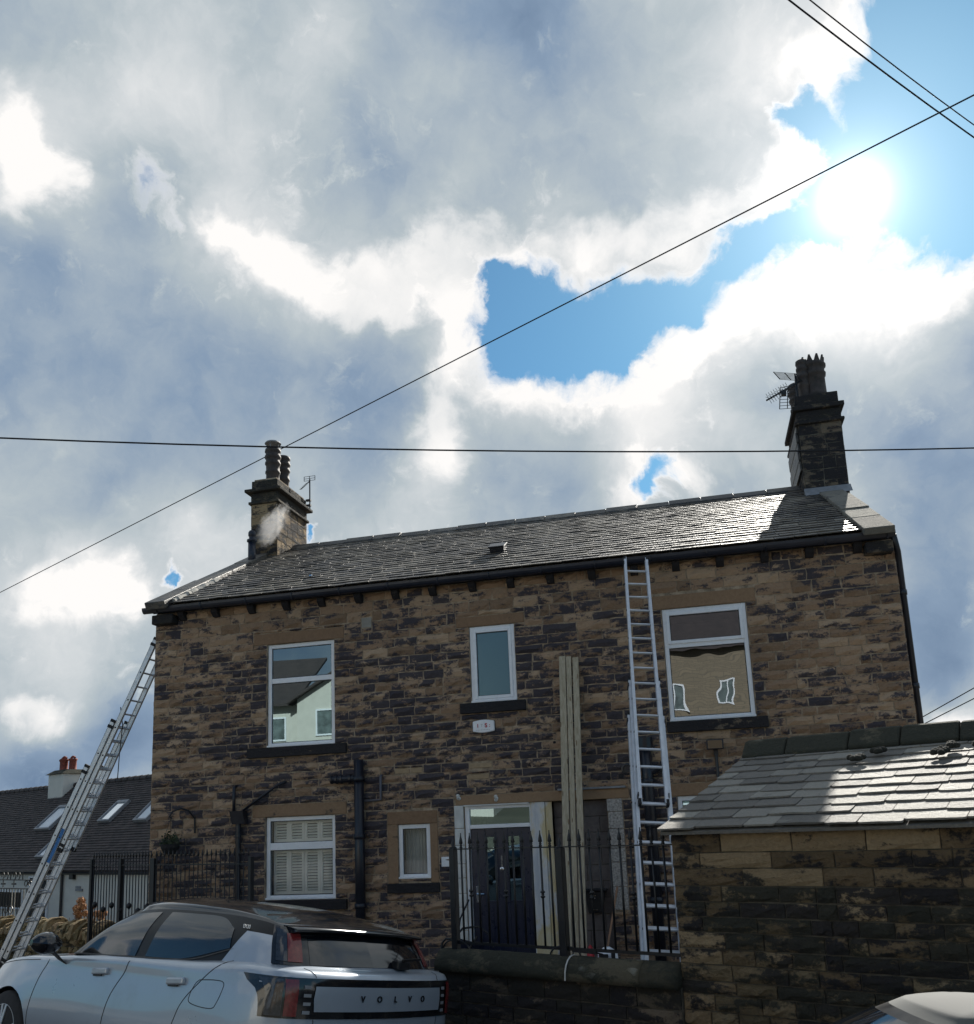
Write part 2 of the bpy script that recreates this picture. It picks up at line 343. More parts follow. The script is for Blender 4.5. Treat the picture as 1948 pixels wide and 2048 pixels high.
IRON = plain('black_painted_iron', (0.008, 0.009, 0.012), 0.42, var=0.4, scale=14, bmp=0.15)
ALU = plain('ladder_aluminium', (0.62, 0.64, 0.67), 0.42, 0.55, var=0.12, scale=10)
RUBBER = plain('black_rubber', (0.015, 0.015, 0.017), 0.8, var=0.3, scale=14)
DOORP = plain('navy_door_paint', (0.012, 0.017, 0.04), 0.3, var=0.2, scale=4)
WHITEP = plain('chalky_white_paint', (0.62, 0.62, 0.60), 0.8, var=0.18, scale=6, bmp=0.2)
CREAMR = plain('cream_render', (0.60, 0.58, 0.52), 0.85, var=0.06, scale=3, bmp=0.2)
PALER = plain('pale_render', (0.62, 0.60, 0.55), 0.9, var=0.06, scale=3, bmp=0.25)
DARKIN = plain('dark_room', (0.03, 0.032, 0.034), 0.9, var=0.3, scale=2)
CHROME = plain('chrome', (0.75, 0.75, 0.76), 0.12, 1.0, var=0.05)
CABLE = plain('cable_sheath', (0.02, 0.022, 0.028), 0.75, var=0.2, scale=2, spec=0.15)
TERRA = plain('terracotta', (0.20, 0.045, 0.028), 0.8, var=0.3, scale=14, bmp=0.3)
POT = plain('sooty_fireclay', (0.045, 0.035, 0.032), 0.7, var=0.45, scale=9, bmp=0.3)
LEAD = plain('lead_flashing', (0.24, 0.25, 0.27), 0.6, 0.2, var=0.2, scale=7)
MOSS = plain('dark_moss', (0.022, 0.022, 0.016), 0.95, var=0.5, scale=40, bmp=0.8)
PLANTG = plain('dark_leaf', (0.03, 0.045, 0.018), 0.7, var=0.5, scale=30)
GLASS = glass_mat('window_glass', 0.30, (0.55, 0.60, 0.60))
GLASS_W = glass_mat('old_wavy_glass', 0.24, (0.5, 0.55, 0.53), wav=0.0017, wscale=2.6, gcol=(0.80, 0.90, 1.0))
GLASS_O = glass_mat('frosted_glass', 0.16, (0.3, 0.42, 0.46), rough=0.3, gcol=(0.45, 0.78, 1.0))
GLASS_C = glass_mat('clear_glass', 0.09, (0.94, 0.95, 0.96), gcol=(0.9, 0.95, 1.0))

def wood_mat():
    m, g, p = new_mat('sawn_softwood'); pos = objco(g)
    st = g.vm('MULTIPLY', pos, (9.0, 9.0, 0.7))
    n = g.noise(st, 5.0, 6, 0.6, dist=0.6)
    vn = g.n('ShaderNodeTexVoronoi'); vn.inputs['Scale'].default_value = 1.0; g.links.new(g.vm('MULTIPLY', pos, (16.0, 16.0, 3.1)), vn.inputs['Vector'])
    knot = g.m('LESS_THAN', vn.outputs['Distance'], 0.16)
    c = g.ramp(n, [(0.3, (0.30, 0.25, 0.17)), (0.7, (0.52, 0.46, 0.35))])
    g.links.new(g.mix(g.m('MULTIPLY', knot, 0.8), c, (0.16, 0.10, 0.05)), p.inputs['Base Color']); p.inputs['Roughness'].default_value = 0.75
    bump(g, p, n, 0.2, 0.003); return m
WOOD = wood_mat()
def paintstrip_mat():
    m, g, p = new_mat('patchy_old_paint'); pos = geopos(g)
    st = g.vm('MULTIPLY', pos, (1.0, 1.0, 0.35))
    n = g.noise(st, 4.0, 5, 0.6); n2 = g.noise(g.vm('MULTIPLY', pos, (14.0, 3.0, 1.6)), 3.0, 5, 0.65)
    c = g.ramp(n, [(0.36, (0.52, 0.55, 0.60)), (0.46, (0.66, 0.66, 0.66)), (0.54, (0.62, 0.52, 0.30)), (0.66, (0.68, 0.60, 0.42))])
    c = g.mix(g.m('MULTIPLY', g.step(n2, 0.6, 0.75), 0.5), c, (0.3, 0.29, 0.26))
    g.links.new(c, p.inputs['Base Color']); p.inputs['Roughness'].default_value = 0.8; bump(g, p, n2, 0.3, 0.004); return m
OLDPAINT = paintstrip_mat()
def rooftile_mat():
    m, g, p = new_mat('dark_plain_tile'); pos = geopos(g)
    at = g.n('ShaderNodeAttribute', attribute_name='tone'); sep = g.n('ShaderNodeSeparateColor'); g.links.new(at.outputs['Color'], sep.inputs[0])
    n = g.noise(pos, 3.0, 7, 0.7); n2 = g.noise(pos, 14.0, 4, 0.7)
    c = g.ramp(g.m('ADD', g.m('MULTIPLY', n, 0.6), g.m('ADD', g.m('MULTIPLY', n2, 0.35), g.m('MULTIPLY', sep.outputs[0], 0.25))), [(0.35, (0.018, 0.015, 0.016)), (0.6, (0.05, 0.04, 0.04)), (0.85, (0.085, 0.065, 0.06))])
    g.links.new(c, p.inputs['Base Color']); p.inputs['Roughness'].default_value = 0.8; bump(g, p, n2, 0.4, 0.01); return m
TILE = rooftile_mat()
def asphalt_mat(name, c0, c1):
    m, g, p = new_mat(name); pos = geopos(g)
    n = g.noise(pos, 90.0, 3, 0.7); n2 = g.noise(pos, 0.8, 5, 0.6)
    g.links.new(g.ramp(g.m('ADD', g.m('MULTIPLY', n, 0.5), g.m('MULTIPLY', n2, 0.5)), [(0.35, c0), (0.65, c1)]), p.inputs['Base Color'])
    p.inputs['Roughness'].default_value = 0.9; bump(g, p, n, 0.6, 0.006); return m
ASPHALT = asphalt_mat('asphalt', (0.035, 0.036, 0.038), (0.065, 0.064, 0.062))
PAVING = asphalt_mat('pavement', (0.11, 0.105, 0.10), (0.20, 0.19, 0.175))
GRASS = asphalt_mat('rough_grass', (0.03, 0.045, 0.015), (0.07, 0.09, 0.03))
EARTH = asphalt_mat('worn_ground', (0.045, 0.047, 0.034), (0.09, 0.088, 0.065))
def carpaint(name, col, metal=0.45):
    m, g, p = new_mat(name); pos = objco(g)
    fl = g.noise(pos, 900.0, 2, 0.5); dirt = g.noise(pos, 3.0, 6, 0.65)
    c = g.mix(g.m('MULTIPLY', fl, 0.35), col, tuple(min(1, x * 1.5) for x in col))
    c = g.mix(g.m('MULTIPLY', g.step(dirt, 0.5, 0.85), 0.25), c, (0.16, 0.15, 0.13))
    g.links.new(c, p.inputs['Base Color']); p.inputs['Metallic'].default_value = metal
    g.links.new(g.m('MULTIPLY_ADD', dirt, 0.16, 0.22), p.inputs['Roughness'])
    p.inputs['Coat Weight'].default_value = 0.9; p.inputs['Coat Roughness'].default_value = 0.03
    return m
CARPAINT = carpaint('grey_blue_metallic', (0.34, 0.39, 0.455), 0.3)
CARGREY = carpaint('dusty_silver_metallic', (0.12, 0.123, 0.12), 0.0)
_p = CARGREY.node_tree.nodes['Principled BSDF']; [CARGREY.node_tree.links.remove(l_) for l_ in list(_p.inputs['Roughness'].links)]; _p.inputs['Roughness'].default_value = 0.8; _p.inputs['Specular IOR Level'].default_value = 0.15; _p.inputs['Coat Weight'].default_value = 0.0; _p.inputs['Coat Roughness'].default_value = 0.25
def dusty_black():
    m, g, p = new_mat('dusty_black_gloss'); pos = objco(g)
    d = g.noise(pos, 260.0, 3, 0.8); d2 = g.noise(pos, 4.0, 6, 0.6)
    g.links.new(g.mix(g.m('MULTIPLY', g.step(g.m('ADD', g.m('MULTIPLY', d, 0.6), g.m('MULTIPLY', d2, 0.5)), 0.5, 0.75), 0.10), (0.006, 0.007, 0.01), (0.3, 0.29, 0.27)), p.inputs['Base Color'])
    g.links.new(g.m('MULTIPLY_ADD', d2, 0.12, 0.06), p.inputs['Roughness']); p.inputs['Coat Weight'].default_value = 0.6; p.inputs['Coat Roughness'].default_value = 0.04
    return m
CARBLACK = dusty_black()
PILLAR = plain('black_pillar_gloss', (0.007, 0.008, 0.010), 0.32, var=0.3, spec=0.25)
CARGLASS = plain('dark_car_glass', (0.004, 0.006, 0.010), 0.03, var=0.2, spec=0.9, coat=0.3)
CARTRIM = plain('matt_black_trim', (0.01, 0.01, 0.012), 0.5, var=0.3, scale=20)
REDLAMP = plain('red_lens', (0.17, 0.018, 0.018), 0.15, var=0.3, scale=40, coat=0.6)
CLEARLAMP = plain('smoked_lens', (0.03, 0.035, 0.045), 0.08, var=0.4, scale=40, coat=0.8)
BADGE = plain('dark_chrome_lettering', (0.05, 0.055, 0.065), 0.25, 0.8, var=0.1)
WHITEPRINT = plain('white_print', (0.7, 0.7, 0.7), 0.6, var=0.02)
REDPRINT = plain('red_print', (0.42, 0.02, 0.05), 0.5, var=0.02)
GREYPRINT = plain('grey_print', (0.42, 0.42, 0.43), 0.6, var=0.02)
BLUETAPE = plain('blue_label', (0.03, 0.16, 0.42), 0.5, var=0.15, scale=20)
PEBBLE = plain('pebbled_render', (0.40, 0.38, 0.36), 0.95, var=0.55, scale=38, bmp=0.9, spec=0.1)
REDBAG = plain('red_plastic', (0.45, 0.02, 0.03), 0.45, var=0.2, scale=20)
BROOMW = plain('broom_handle_wood', (0.36, 0.20, 0.12), 0.6, var=0.15, scale=9)
PATCH = plain('grey_patch_stone', (0.27, 0.255, 0.225), 0.9, var=0.12, scale=14, bmp=0.3)
NEWBRICK = plain('new_buff_brick', (0.36, 0.265, 0.165), 0.9, var=0.15, scale=20, bmp=0.3)
FLOWER = plain('dried_flower_head', (0.36, 0.19, 0.09), 0.9, var=0.65, scale=40)
STEMM = plain('dry_stem', (0.20, 0.13, 0.08), 0.9, var=0.3, scale=30)

# ------------------------------------------------------------------ stonework
def lay(u0, u1, courses, openings, wmin, wmax, joint, rng):
    """rectangles (u0,u1,v0,v1) of stones laid in courses, clear of the openings"""
    out = []
    for (v0, v1) in courses:
        cuts = [(u0, u1, v0, v1)]
        for (a, b, c, d) in openings:
            nxt = []
            for (p, q, r, t) in cuts:
                if b <= p or a >= q or d <= r or c >= t: nxt.append((p, q, r, t)); continue
                if a > p: nxt.append((p, a, r, t))
                if b < q: nxt.append((b, q, r, t))
                lo, hi = max(a, p), min(b, q)
                if c - r > 0.035: nxt.append((lo, hi, r, c))
                if t - d > 0.035: nxt.append((lo, hi, d, t))
            cuts = nxt
        for (p, q, r, t) in cuts:
            x = p + (0 if rng.random() < 0.5 else 0)
            while q - x > 0.02:
                w = rng.uniform(wmin, wmax)
                if rng.random() < 0.18: w *= 0.55
                if q - (x + w) < wmin * 0.55: w = q - x
                w = min(w, q - x)
                if w > 0.05 and t - r > 0.03: out.append((x + joint/2, x + w - joint/2, r + joint/2, t - joint/2))
                x += w
    return out

def stone(mb, fr, rc, proud, rough, rng, nx=3, ny=2, skew=0.005):
    """one pitch-faced stone: flat back in the mortar, uneven front"""
    u0, u1, v0, v1 = rc
    ids = []
    for j in range(ny + 1):
        row = []
        for i in range(nx + 1):
            a = u0 + (u1 - u0) * i / nx; b = v0 + (v1 - v0) * j / ny
            edge = i in (0, nx) or j in (0, ny)
            if not edge:
                a += rng.uniform(-1, 1) * (u1-u0) * 0.1; b += rng.uniform(-1, 1) * (v1-v0) * 0.14
                d = proud + rng.uniform(0.1, 1.0) * rough
            else:
                a += rng.uniform(-skew, skew); b += rng.uniform(-skew, skew); d = proud * rng.uniform(0.45, 0.95)
            row.append(mb.vert(fr(a, b, d)))
        ids.append(row)
    for j in range(ny):
        for i in range(nx): mb.face((ids[j][i], ids[j][i+1], ids[j+1][i+1], ids[j+1][i]))
    loop = ids[0][:] + [ids[j][nx] for j in range(1, ny+1)] + ids[ny][-2::-1] + [ids[j][0] for j in range(ny-1, 0, -1)]
    back = []
    for k in loop:
        p = V(mb.v[k]); c = (p - fr.o).dot(fr.n) / fr.n.length_squared; back.append(mb.vert(p - fr.n * (c + 0.012)))
    n = len(loop)
    for k in range(n): mb.face((loop[k], back[k], back[(k+1) % n], loop[(k+1) % n]))

def stonework(rects, fr, mat, parent, rng, tonef, proud=0.010, rough=0.014, limit=300, name='stone', skew=0.004, nx=3, ny=2):
    """the `limit` largest stones one object each, the rest one stuff part"""
    order = sorted(range(len(rects)), key=lambda i: -(rects[i][1]-rects[i][0]) * (rects[i][3]-rects[i][2]))
    rest = MB(); nrest = 0
    for k, i in enumerate(order):
        rc = rects[i]
        one = k < limit
        mb = MB() if one else rest
        mb.tone = tonef((rc[0]+rc[1])/2, (rc[2]+rc[3])/2, rng)
        stone(mb, fr, rc, proud * rng.uniform(0.7, 1.35), rough, rng, skew=skew, nx=nx, ny=ny)
        if one: mb.build(name, mat, parent, tonecol=True)
        else: nrest += 1
    if nrest: rest.build('small_' + name + 's', mat, parent, tonecol=True, kind='stuff')

def mk_courses(v0, v1, h0, h1, rng):
    out = []; v = v0
    while v < v1 - 0.02:
        h = rng.uniform(h0, h1)
        if v1 - v - h < h0 * 0.6: h = v1 - v
        out.append((v, v + h)); v += h
    return out

def slates(fr, u0, u1, slope, gauge, wmin, wmax, th, mat, parent, rng, limit, overhang=0.0, lift=0.02, name='slate', vary=0.02, tonef=None, v_start=0.0):
    """overlapping slates on a pitched plane: v runs up the slope from the eaves"""
    L = []; row = 0; v = v_start
    while v < slope - gauge * 0.3:
        u = u0 - rng.uniform(0, wmax * 0.5)
        while u < u1:
            w = rng.uniform(wmin, wmax)
            a, b = max(u, u0 - 0.005), min(u + w, u1 + 0.005)
            if b - a > 0.05: L.append((a, b, v, row))
            u += w
        v += gauge * rng.uniform(0.985, 1.015); row += 1
    rest = MB(); nrest = 0
    for k, (a, b, v, row) in enumerate(L):
        one = k < limit
        mb = MB() if one else rest
        mb.tone = tonef(a, v, rng) if tonef else (rng.random(), rng.random() * 0.5, 0.0)
        lo = v - overhang * (row == 0) + rng.uniform(-vary, vary) * 0.6; hi = v + gauge * 1.35
        l2 = lift * rng.uniform(0.8, 1.25); g_ = 0.004
        c1 = rng.uniform(0, 0.02); c2 = rng.uniform(0, 0.02); md = rng.uniform(-0.008, 0.008)
        # front (lower) edge stands proud by the thickness of the slate below
        P = [(a+g_, lo+c1+vary*rng.uniform(0, .5), l2), (a+g_+(b-a)*rng.uniform(.03, .1), lo+c1, l2), ((a+b)/2, lo+md, l2 + rng.uniform(0, .006)), (b-g_-(b-a)*rng.uniform(.03, .1), lo+c2, l2), (b-g_, lo+c2+vary*rng.uniform(0, .5), l2), (b-g_, hi, 0.004), (a+g_, hi, 0.004)]
        top = [mb.vert(fr(x, y, z + th)) for x, y, z in P]; bot = [mb.vert(fr(x, y, z)) for x, y, z in P]
        mb.face(top); mb.face(bot[::-1])
        for i in range(7): mb.face((top[i], bot[i], bot[(i+1) % 7], top[(i+1) % 7]))
        if one: mb.build(name, mat, parent, tonecol=True)
        else: nrest += 1
    if nrest: rest.build('upper_' + name + 's', mat, parent, tonecol=True, kind='stuff')

def coursed_wall_mat():
    m, g, p = new_mat('coursed_brown_stone'); pos = geopos(g)
    sp = g.n('ShaderNodeSeparateXYZ'); g.links.new(pos, sp.inputs[0]); cb = g.n('ShaderNodeCombineXYZ'); g.links.new(sp.outputs[0], cb.inputs[0]); g.links.new(sp.outputs[2], cb.inputs[1])
    br = g.n('ShaderNodeTexBrick'); g.links.new(cb.outputs[0], br.inputs['Vector']); br.inputs['Scale'].default_value = 1.0; br.inputs['Brick Width'].default_value = .36; br.inputs['Row Height'].default_value = .11; br.inputs['Mortar Size'].default_value = .012
    br.inputs['Color1'].default_value = (.27, .215, .15, 1); br.inputs['Color2'].default_value = (.21, .17, .12, 1); br.inputs['Mortar'].default_value = (.16, .135, .10, 1)
    g.links.new(g.mix(g.m('MULTIPLY', g.noise(pos, 3.0, 6), .6), br.outputs[0], (.13, .115, .09)), p.inputs['Base Color']); p.inputs['Roughness'].default_value = .9
    return m
COURSED = coursed_wall_mat()

# ------------------------------------------------------------------ ground: one sloping hillside street
S0 = V((-0.3407, -3.3847, 0.0)); SD = V((-0.91734, 0.39811, 0)); SN = V((-0.39811, -0.91734, 0))   # street line, its direction, its normal to the street
def street(s, w, z=0.0):
    """s along the street line to the right, w behind it, z up"""
    return V((S0.x - SD.x * s - SN.x * w, S0.y - SD.y * s - SN.y * w, z))
K, ZB = 0.745, 0.5202        # the boundary wall, its railing and the outbuilding are scaled about the camera by K onto a nearer parallel line
K0 = V((-0.2538, -5.8371, 0.0)); KD, KN, KZ = SD * K, SN * K, V((0, 0, K))
def scaled_street(s, w, z=0.0):
    return V((K0.x - KD.x * s - KN.x * w, K0.y - KD.y * s - KN.y * w, ZB + K * z))
def ground_z(x, y):
    t = -0.10013 * (x - S0.x) - 0.13741 * (y - S0.y)
    return -0.797 + 6.0 * math.tanh(t / 6.0)
def build_ground():
    mb = MB(); xs = sorted(set([-900, -500, -300, -200, -150, -120] + [-100 + 4 * i for i in range(51)] + [120, 150, 200, 300, 500, 900]))
    mb.grid([[(x, y, ground_z(x, y) - 0.004) for y in xs] for x in xs])
    props(mb.build('ground', EARTH), kind='structure')
    mb = MB(); ss = [-80 + 2 * i for i in range(81)]
    def strip(w0, w1, up, n=2):
        return [[(lambda p: (p.x, p.y, ground_z(p.x, p.y) + up))(scaled_street(s, w0 + (w1 - w0) * k / n)) for k in range(n + 1)] for s in ss]
    mb.grid(strip(-1.1, -8.0, 0.006, 6)); props(mb.build('road', ASPHALT), kind='structure')
    mb = MB(); mb.grid(strip(0.2, -1.0, 0.12, 4)); mb.grid(strip(-8.1, -10.5, 0.12, 3)); props(mb.build('pavement', PAVING), kind='structure')
    mb = MB()
    for w0, w1 in ((-1.0, -1.1), (-8.0, -8.1)):
        a, b = strip(w0, w1, 0.125, 1), strip(w0, w1, -0.1, 1)
        mb.grid(a); mb.grid([[q[0], p[0]] for p, q in zip(a, b)]); mb.grid([[p[1], q[1]] for p, q in zip(a, b)])
    props(mb.build('kerb', PAVING), kind='structure')
    # the yard is a level terrace held up by the boundary wall
    mb = MB(); pts = [scaled_street(6.5, .05), V((9, 0.3, 0)), V((-8.65, 0.3, 0)), street(-8.6, -.38), street(-6.1, -.38), scaled_street(-3.1, .1)]
    mb.prism([(p.x, p.y, -1.9) for p in pts], (0, 0, 1.9)); props(mb.build('yard', PAVING), kind='structure')
build_ground()

# ------------------------------------------------------------------ the stone house
rng = random.Random(11)
XL, XR, EAVE = -8.65, 2.83, 5.66
RIDGE_Y, RIDGE_Z, DEPTH = 3.9, 7.86, 7.8
FF = Frame((0, 0, 0), (1, 0, 0), (0, 0, 1), (0, -1, 0))
house = thing('stone_house', (-2.9, 0, 0), 'two storey sooty sandstone house with a slate roof and a chimney at each end', 'house')

WIN = dict(UL=(-6.63, -5.48, 3.32, 4.97), UM=(-3.28, -2.58, 3.79, 4.96), UR=(-0.39, 0.79, 3.32, 4.96),
           LL=(-6.65, -5.49, 1.00, 2.245), SW=(-4.49, -3.99, 1.26, 2.05), LR=(-0.38, 0.85, 1.05, 2.28))
DOOR = (-3.46, -2.15, 0.0, 2.29); NICHE = (-2.15, -1.36, 0.0, 2.29)
holes = list(WIN.values()) + [DOOR, NICHE]
TRIM = [  # lintels, sills and jambs: x0, x1, z0, z1, proud, kind
    (-6.86, -5.31, 4.972, 5.15, .012, 'lintel'), (-6.94, -5.28, 3.165, 3.318, .07, 'sill'),
    (-3.48, -2.42, 4.962, 5.115, .012, 'lintel'), (-3.45, -2.45, 3.635, 3.788, .07, 'sill'),
    (-0.51, 0.93, 4.962, 5.16, .012, 'lintel'), (-0.44, 0.94, 3.165, 3.318, .07, 'sill'),
    (-6.86, -5.30, 2.247, 2.43, .012, 'lintel'), (-6.74, -5.30, 0.85, 0.998, .06, 'sill'),
    (-4.65, -3.87, 2.052, 2.24, .014, 'lintel'), (-4.65, -4.492, 1.20, 2.050, .014, 'jamb'), (-3.988, -3.87, 1.20, 2.050, .014, 'jamb'), (-4.66, -3.86, 1.06, 1.197, .05, 'sill'),
    (-3.58, -1.04, 2.292, 2.43, .014, 'lintel'), (-0.50, 1.0, 2.282, 2.45, .014, 'lintel'), (-0.46, 0.95, 0.90, 1.048, .06, 'sill')]
CLEAR = [(a, b, c, d) for a, b, c, d in holes] + [(t[0]-.006, t[1]+.006, t[2]-.004, t[3]+.004) for t in TRIM] + \
        [(-3.61, -3.462, 0, 2.288), (-1.358, -1.14, 0.74, 2.288), (-5.02, -4.84, 5.09, 5.27), (-3.36, -3.0, 2.82, 2.90), (-3.39, -3.05, 2.66, 2.735), (-4.52, -4.27, 2.80, 2.88), (-4.27, -4.07, 2.80, 2.88)]

def house_wall():
    mb = MB()
    us = sorted(set([XL, XR] + [h[0] for h in holes] + [h[1] for h in holes]))
    vs = sorted(set([-1.9, EAVE] + [h[2] for h in holes] + [h[3] for h in holes]))
    for a, b in zip(us, us[1:]):
        for c, d in zip(vs, vs[1:]):
            m_, n_ = (a+b)/2, (c+d)/2
            if any(h[0] < m_ < h[1] and h[2] < n_ < h[3] for h in holes): continue
            mb.poly([(a, 0, c), (b, 0, c), (b, 0, d), (a, 0, d)])
    for a, b, c, d in holes:
        D = 0.16
        mb.poly([(a, 0, c), (a, D, c), (a, D, d), (a, 0, d)]); mb.poly([(b, 0, c), (b, D, c), (b, D, d), (b, 0, d)])
        mb.poly([(a, 0, d), (b, 0, d), (b, D, d), (a, D, d)]); mb.poly([(a, 0, c), (b, 0, c), (b, D, c), (a, D, c)])
    for x in (XL, XR): mb.poly([(x, 0, -1.9), (x, DEPTH, -1.9), (x, DEPTH, EAVE), (x, RIDGE_Y, RIDGE_Z - .12), (x, 0, EAVE)])
    mb.poly([(XL, DEPTH, -1.9), (XR, DEPTH, -1.9), (XR, DEPTH, EAVE), (XL, DEPTH, EAVE)])
    return mb.build('wall', MORTAR, house)
wall = house_wall()

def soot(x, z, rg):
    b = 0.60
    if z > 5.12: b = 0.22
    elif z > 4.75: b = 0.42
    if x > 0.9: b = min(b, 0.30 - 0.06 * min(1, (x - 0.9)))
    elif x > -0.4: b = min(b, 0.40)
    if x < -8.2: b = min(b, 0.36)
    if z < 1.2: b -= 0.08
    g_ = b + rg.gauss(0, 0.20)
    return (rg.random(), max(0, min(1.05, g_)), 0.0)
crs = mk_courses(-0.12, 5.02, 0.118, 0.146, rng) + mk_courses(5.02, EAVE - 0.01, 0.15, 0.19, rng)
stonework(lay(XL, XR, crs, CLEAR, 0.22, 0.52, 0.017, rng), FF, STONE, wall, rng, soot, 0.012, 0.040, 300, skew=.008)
# gable ends, coursed the same way; seen only edge-on
for x, sgn in ((XL, -1), (XR, 1)):
    fr = Frame((x, 0, 0), (0, 1, 0), (0, 0, 1), (sgn, 0, 0)); mb = MB()
    for c in mk_courses(-1.0, EAVE, 0.13, 0.16, rng):
        for rc in lay(0.0, DEPTH, [c], [], 0.3, 0.6, 0.013, rng):
            mb.tone = (rng.random(), rng.uniform(0.3, 0.9), 0.0); stone(mb, fr, rc, 0.01, 0.012, rng, nx=2, ny=1)
    mb.build('gable_stones', STONE, wall, tonecol=True, kind='stuff')
for a, b, c, d, pr, nm in TRIM:
    mb = MB(); mb.tone = (rng.uniform(.35, .8), 0.95 if nm == 'sill' else rng.uniform(0.1, 0.35), 0.0)
    mb.box((a, -pr, c), (b, 0.11 if nm != 'sill' else 0.14, d)); mb.build(nm, ASHLAR if nm != 'sill' else DARKSTONE, house, bevel=0.008, tonecol=True)
# odd pieces in the wall: a grey patch stone and a few replaced bricks
for rc, mt, nm in (((-5.01, -4.85, 5.10, 5.26), PATCH, 'patch_stone'), ((-3.35, -3.01, 2.825, 2.895), NEWBRICK, 'brick'), ((-3.38, -3.06, 2.665, 2.73), NEWBRICK, 'brick'), ((-4.51, -4.28, 2.805, 2.875), NEWBRICK, 'brick'), ((-4.26, -4.08, 2.805, 2.875), NEWBRICK, 'brick')):
    mb = MB(); mb.box((rc[0], -0.012, rc[2]), (rc[1], 0.02, rc[3])); mb.build(nm, mt, house, bevel=0.004)

def sash(name, rc, bars, glass, y=0.06, fw=0.062, label=None, opener=None):
    """uPVC window: outer frame, transoms, panes, a dark room behind"""
    a, b, c, d = rc; mb = MB(); e = 0.004
    a += e; b -= e; c += e; d -= e
    mb.box((a, y-.035, c), (a+fw, y+.035, d)); mb.box((b-fw, y-.035, c), (b, y+.035, d))
    mb.box((a+fw, y-.033, d-fw), (b-fw, y+.033, d)); mb.box((a+fw, y-.033, c), (b-fw, y+.033, c+fw))
    zs = [c + fw]
    for z0, z1 in bars: mb.box((a+fw, y-.031, z0), (b-fw, y+.031, z1)); zs += [z0, z1]
    zs.append(d - fw)
    mb.box((a-.004, y-.075, c-.002), (b+.004, y-.03, c+.028))
    w = mb.build(name, UPVC, house, bevel=0.006)
    if label: w['label'] = label
    for i in range(0, len(zs), 2):
        p0, p1 = zs[i], zs[i+1]; x0, x1 = a+fw, b-fw
        if opener is not None and i // 2 in opener:
            s_ = MB(); t = 0.036
            s_.box((x0-.012, y-.05, p0-.012), (x0+t, y+.0, p1+.012)); s_.box((x1-t, y-.05, p0-.012), (x1+.012, y+.0, p1+.012))
            s_.box((x0+t, y-.048, p1-t), (x1-t, y+.0, p1+.012)); s_.box((x0+t, y-.048, p0-.012), (x1-t, y+.0, p0+t))
            s_.build('opening_sash', UPVC, w, bevel=0.006); x0 += t; x1 -= t; p0 += t; p1 -= t
        g_ = MB(); g_.poly([(x0, y-.01, p0), (x1, y-.01, p0), (x1, y-.01, p1), (x0, y-.01, p1)]); g_.build('pane', glass, w)
        s_ = MB()  # black gasket round the glass
        for q in ((x0, p0, x1, p0+.009), (x0, p1-.009, x1, p1), (x0, p0, x0+.009, p1), (x1-.009, p0, x1, p1)): s_.box((q[0], y-.016, q[1]), (q[2], y-.004, q[3]))
        s_.build('gasket', RUBBER, w)
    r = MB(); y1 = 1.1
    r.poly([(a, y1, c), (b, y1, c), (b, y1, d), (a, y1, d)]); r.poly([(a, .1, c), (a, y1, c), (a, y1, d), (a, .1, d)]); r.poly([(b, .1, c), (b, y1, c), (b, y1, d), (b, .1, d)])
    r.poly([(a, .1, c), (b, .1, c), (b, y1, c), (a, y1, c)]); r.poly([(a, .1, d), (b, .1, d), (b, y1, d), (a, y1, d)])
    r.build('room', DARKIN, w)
    return w
sash('window', WIN['UL'], [(4.335, 4.415)], GLASS, 0.07, opener=[])
sash('window', WIN['UM'], [], GLASS_O, 0.05, opener=[0])
sash('window', WIN['UR'], [(4.38, 4.45)], GLASS_W, 0.05, opener=[1])
wll = sash('window', WIN['LL'], [(1.74, 1.85)], GLASS_C, 0.08, label='shuttered window with cream louvres behind the glass', opener=[])
sash('window', WIN['SW'], [], GLASS_C, 0.06, opener=[])
sash('window', WIN['LR'], [(1.75, 1.83)], GLASS, 0.06, opener=[])
# cream louvred shutters behind the lower left window; net curtain behind the small one
for (z0, z1) in ((1.07, 1.735), (1.855, 2.18)):
    for k in range(4):
        x0 = -6.585 + k * 0.258; x1 = x0 + 0.254; mb = MB()
        mb.box((x0, .17, z0), (x0+.04, .20, z1)); mb.box((x1-.04, .17, z0), (x1, .20, z1)); mb.box((x0+.04, .171, z1-.05), (x1-.04, .199, z1)); mb.box((x0+.04, .171, z0), (x1-.04, .199, z0+.05))
        z = z0 + .075
        while z < z1 - .06:
            mb.bar((x0+.04, .185, z), (x1-.04, .185, z), .010, .044, up=(0, .8, .6)); z += .043
        mb.build('shutter', SHUTTER, wll)
mb = MB(); P = [[(-4.43 + .38 * i / 24, .19 + .012 * math.sin(i * 1.9), z) for z in (1.30, 2.0)] for i in range(25)]; mb.grid(P); mb.build('net_curtain', plain('grey_net', (0.34, 0.36, 0.35), 0.9, var=0.08), house)

# --- front door, its fanlight, painted side panel, and the blocked doorway beside it
mb = MB(); y = 0.06
mb.box((-3.455, y-.04, .02), (-3.385, y+.05, 2.285)); mb.box((-3.385, y-.038, 2.225), (-2.487, y+.048, 2.285)); mb.box((-3.385, y-.038, 1.945), (-2.487, y+.048, 2.0)); mb.box((-2.487, y-.04, .02), (-2.475, y+.05, 2.285))
df = mb.build('door_frame', UPVC, house, bevel=0.006)
mb = MB(); mb.poly([(-3.385, y, 2.0), (-2.487, y, 2.0), (-2.487, y, 2.225), (-3.385, y, 2.225)]); mb.build('fanlight', GLASS, df)
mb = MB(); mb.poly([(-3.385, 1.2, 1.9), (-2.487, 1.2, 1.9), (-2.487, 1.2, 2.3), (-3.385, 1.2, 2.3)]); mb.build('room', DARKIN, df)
mb = MB(); x0, x1 = -3.38, -2.492
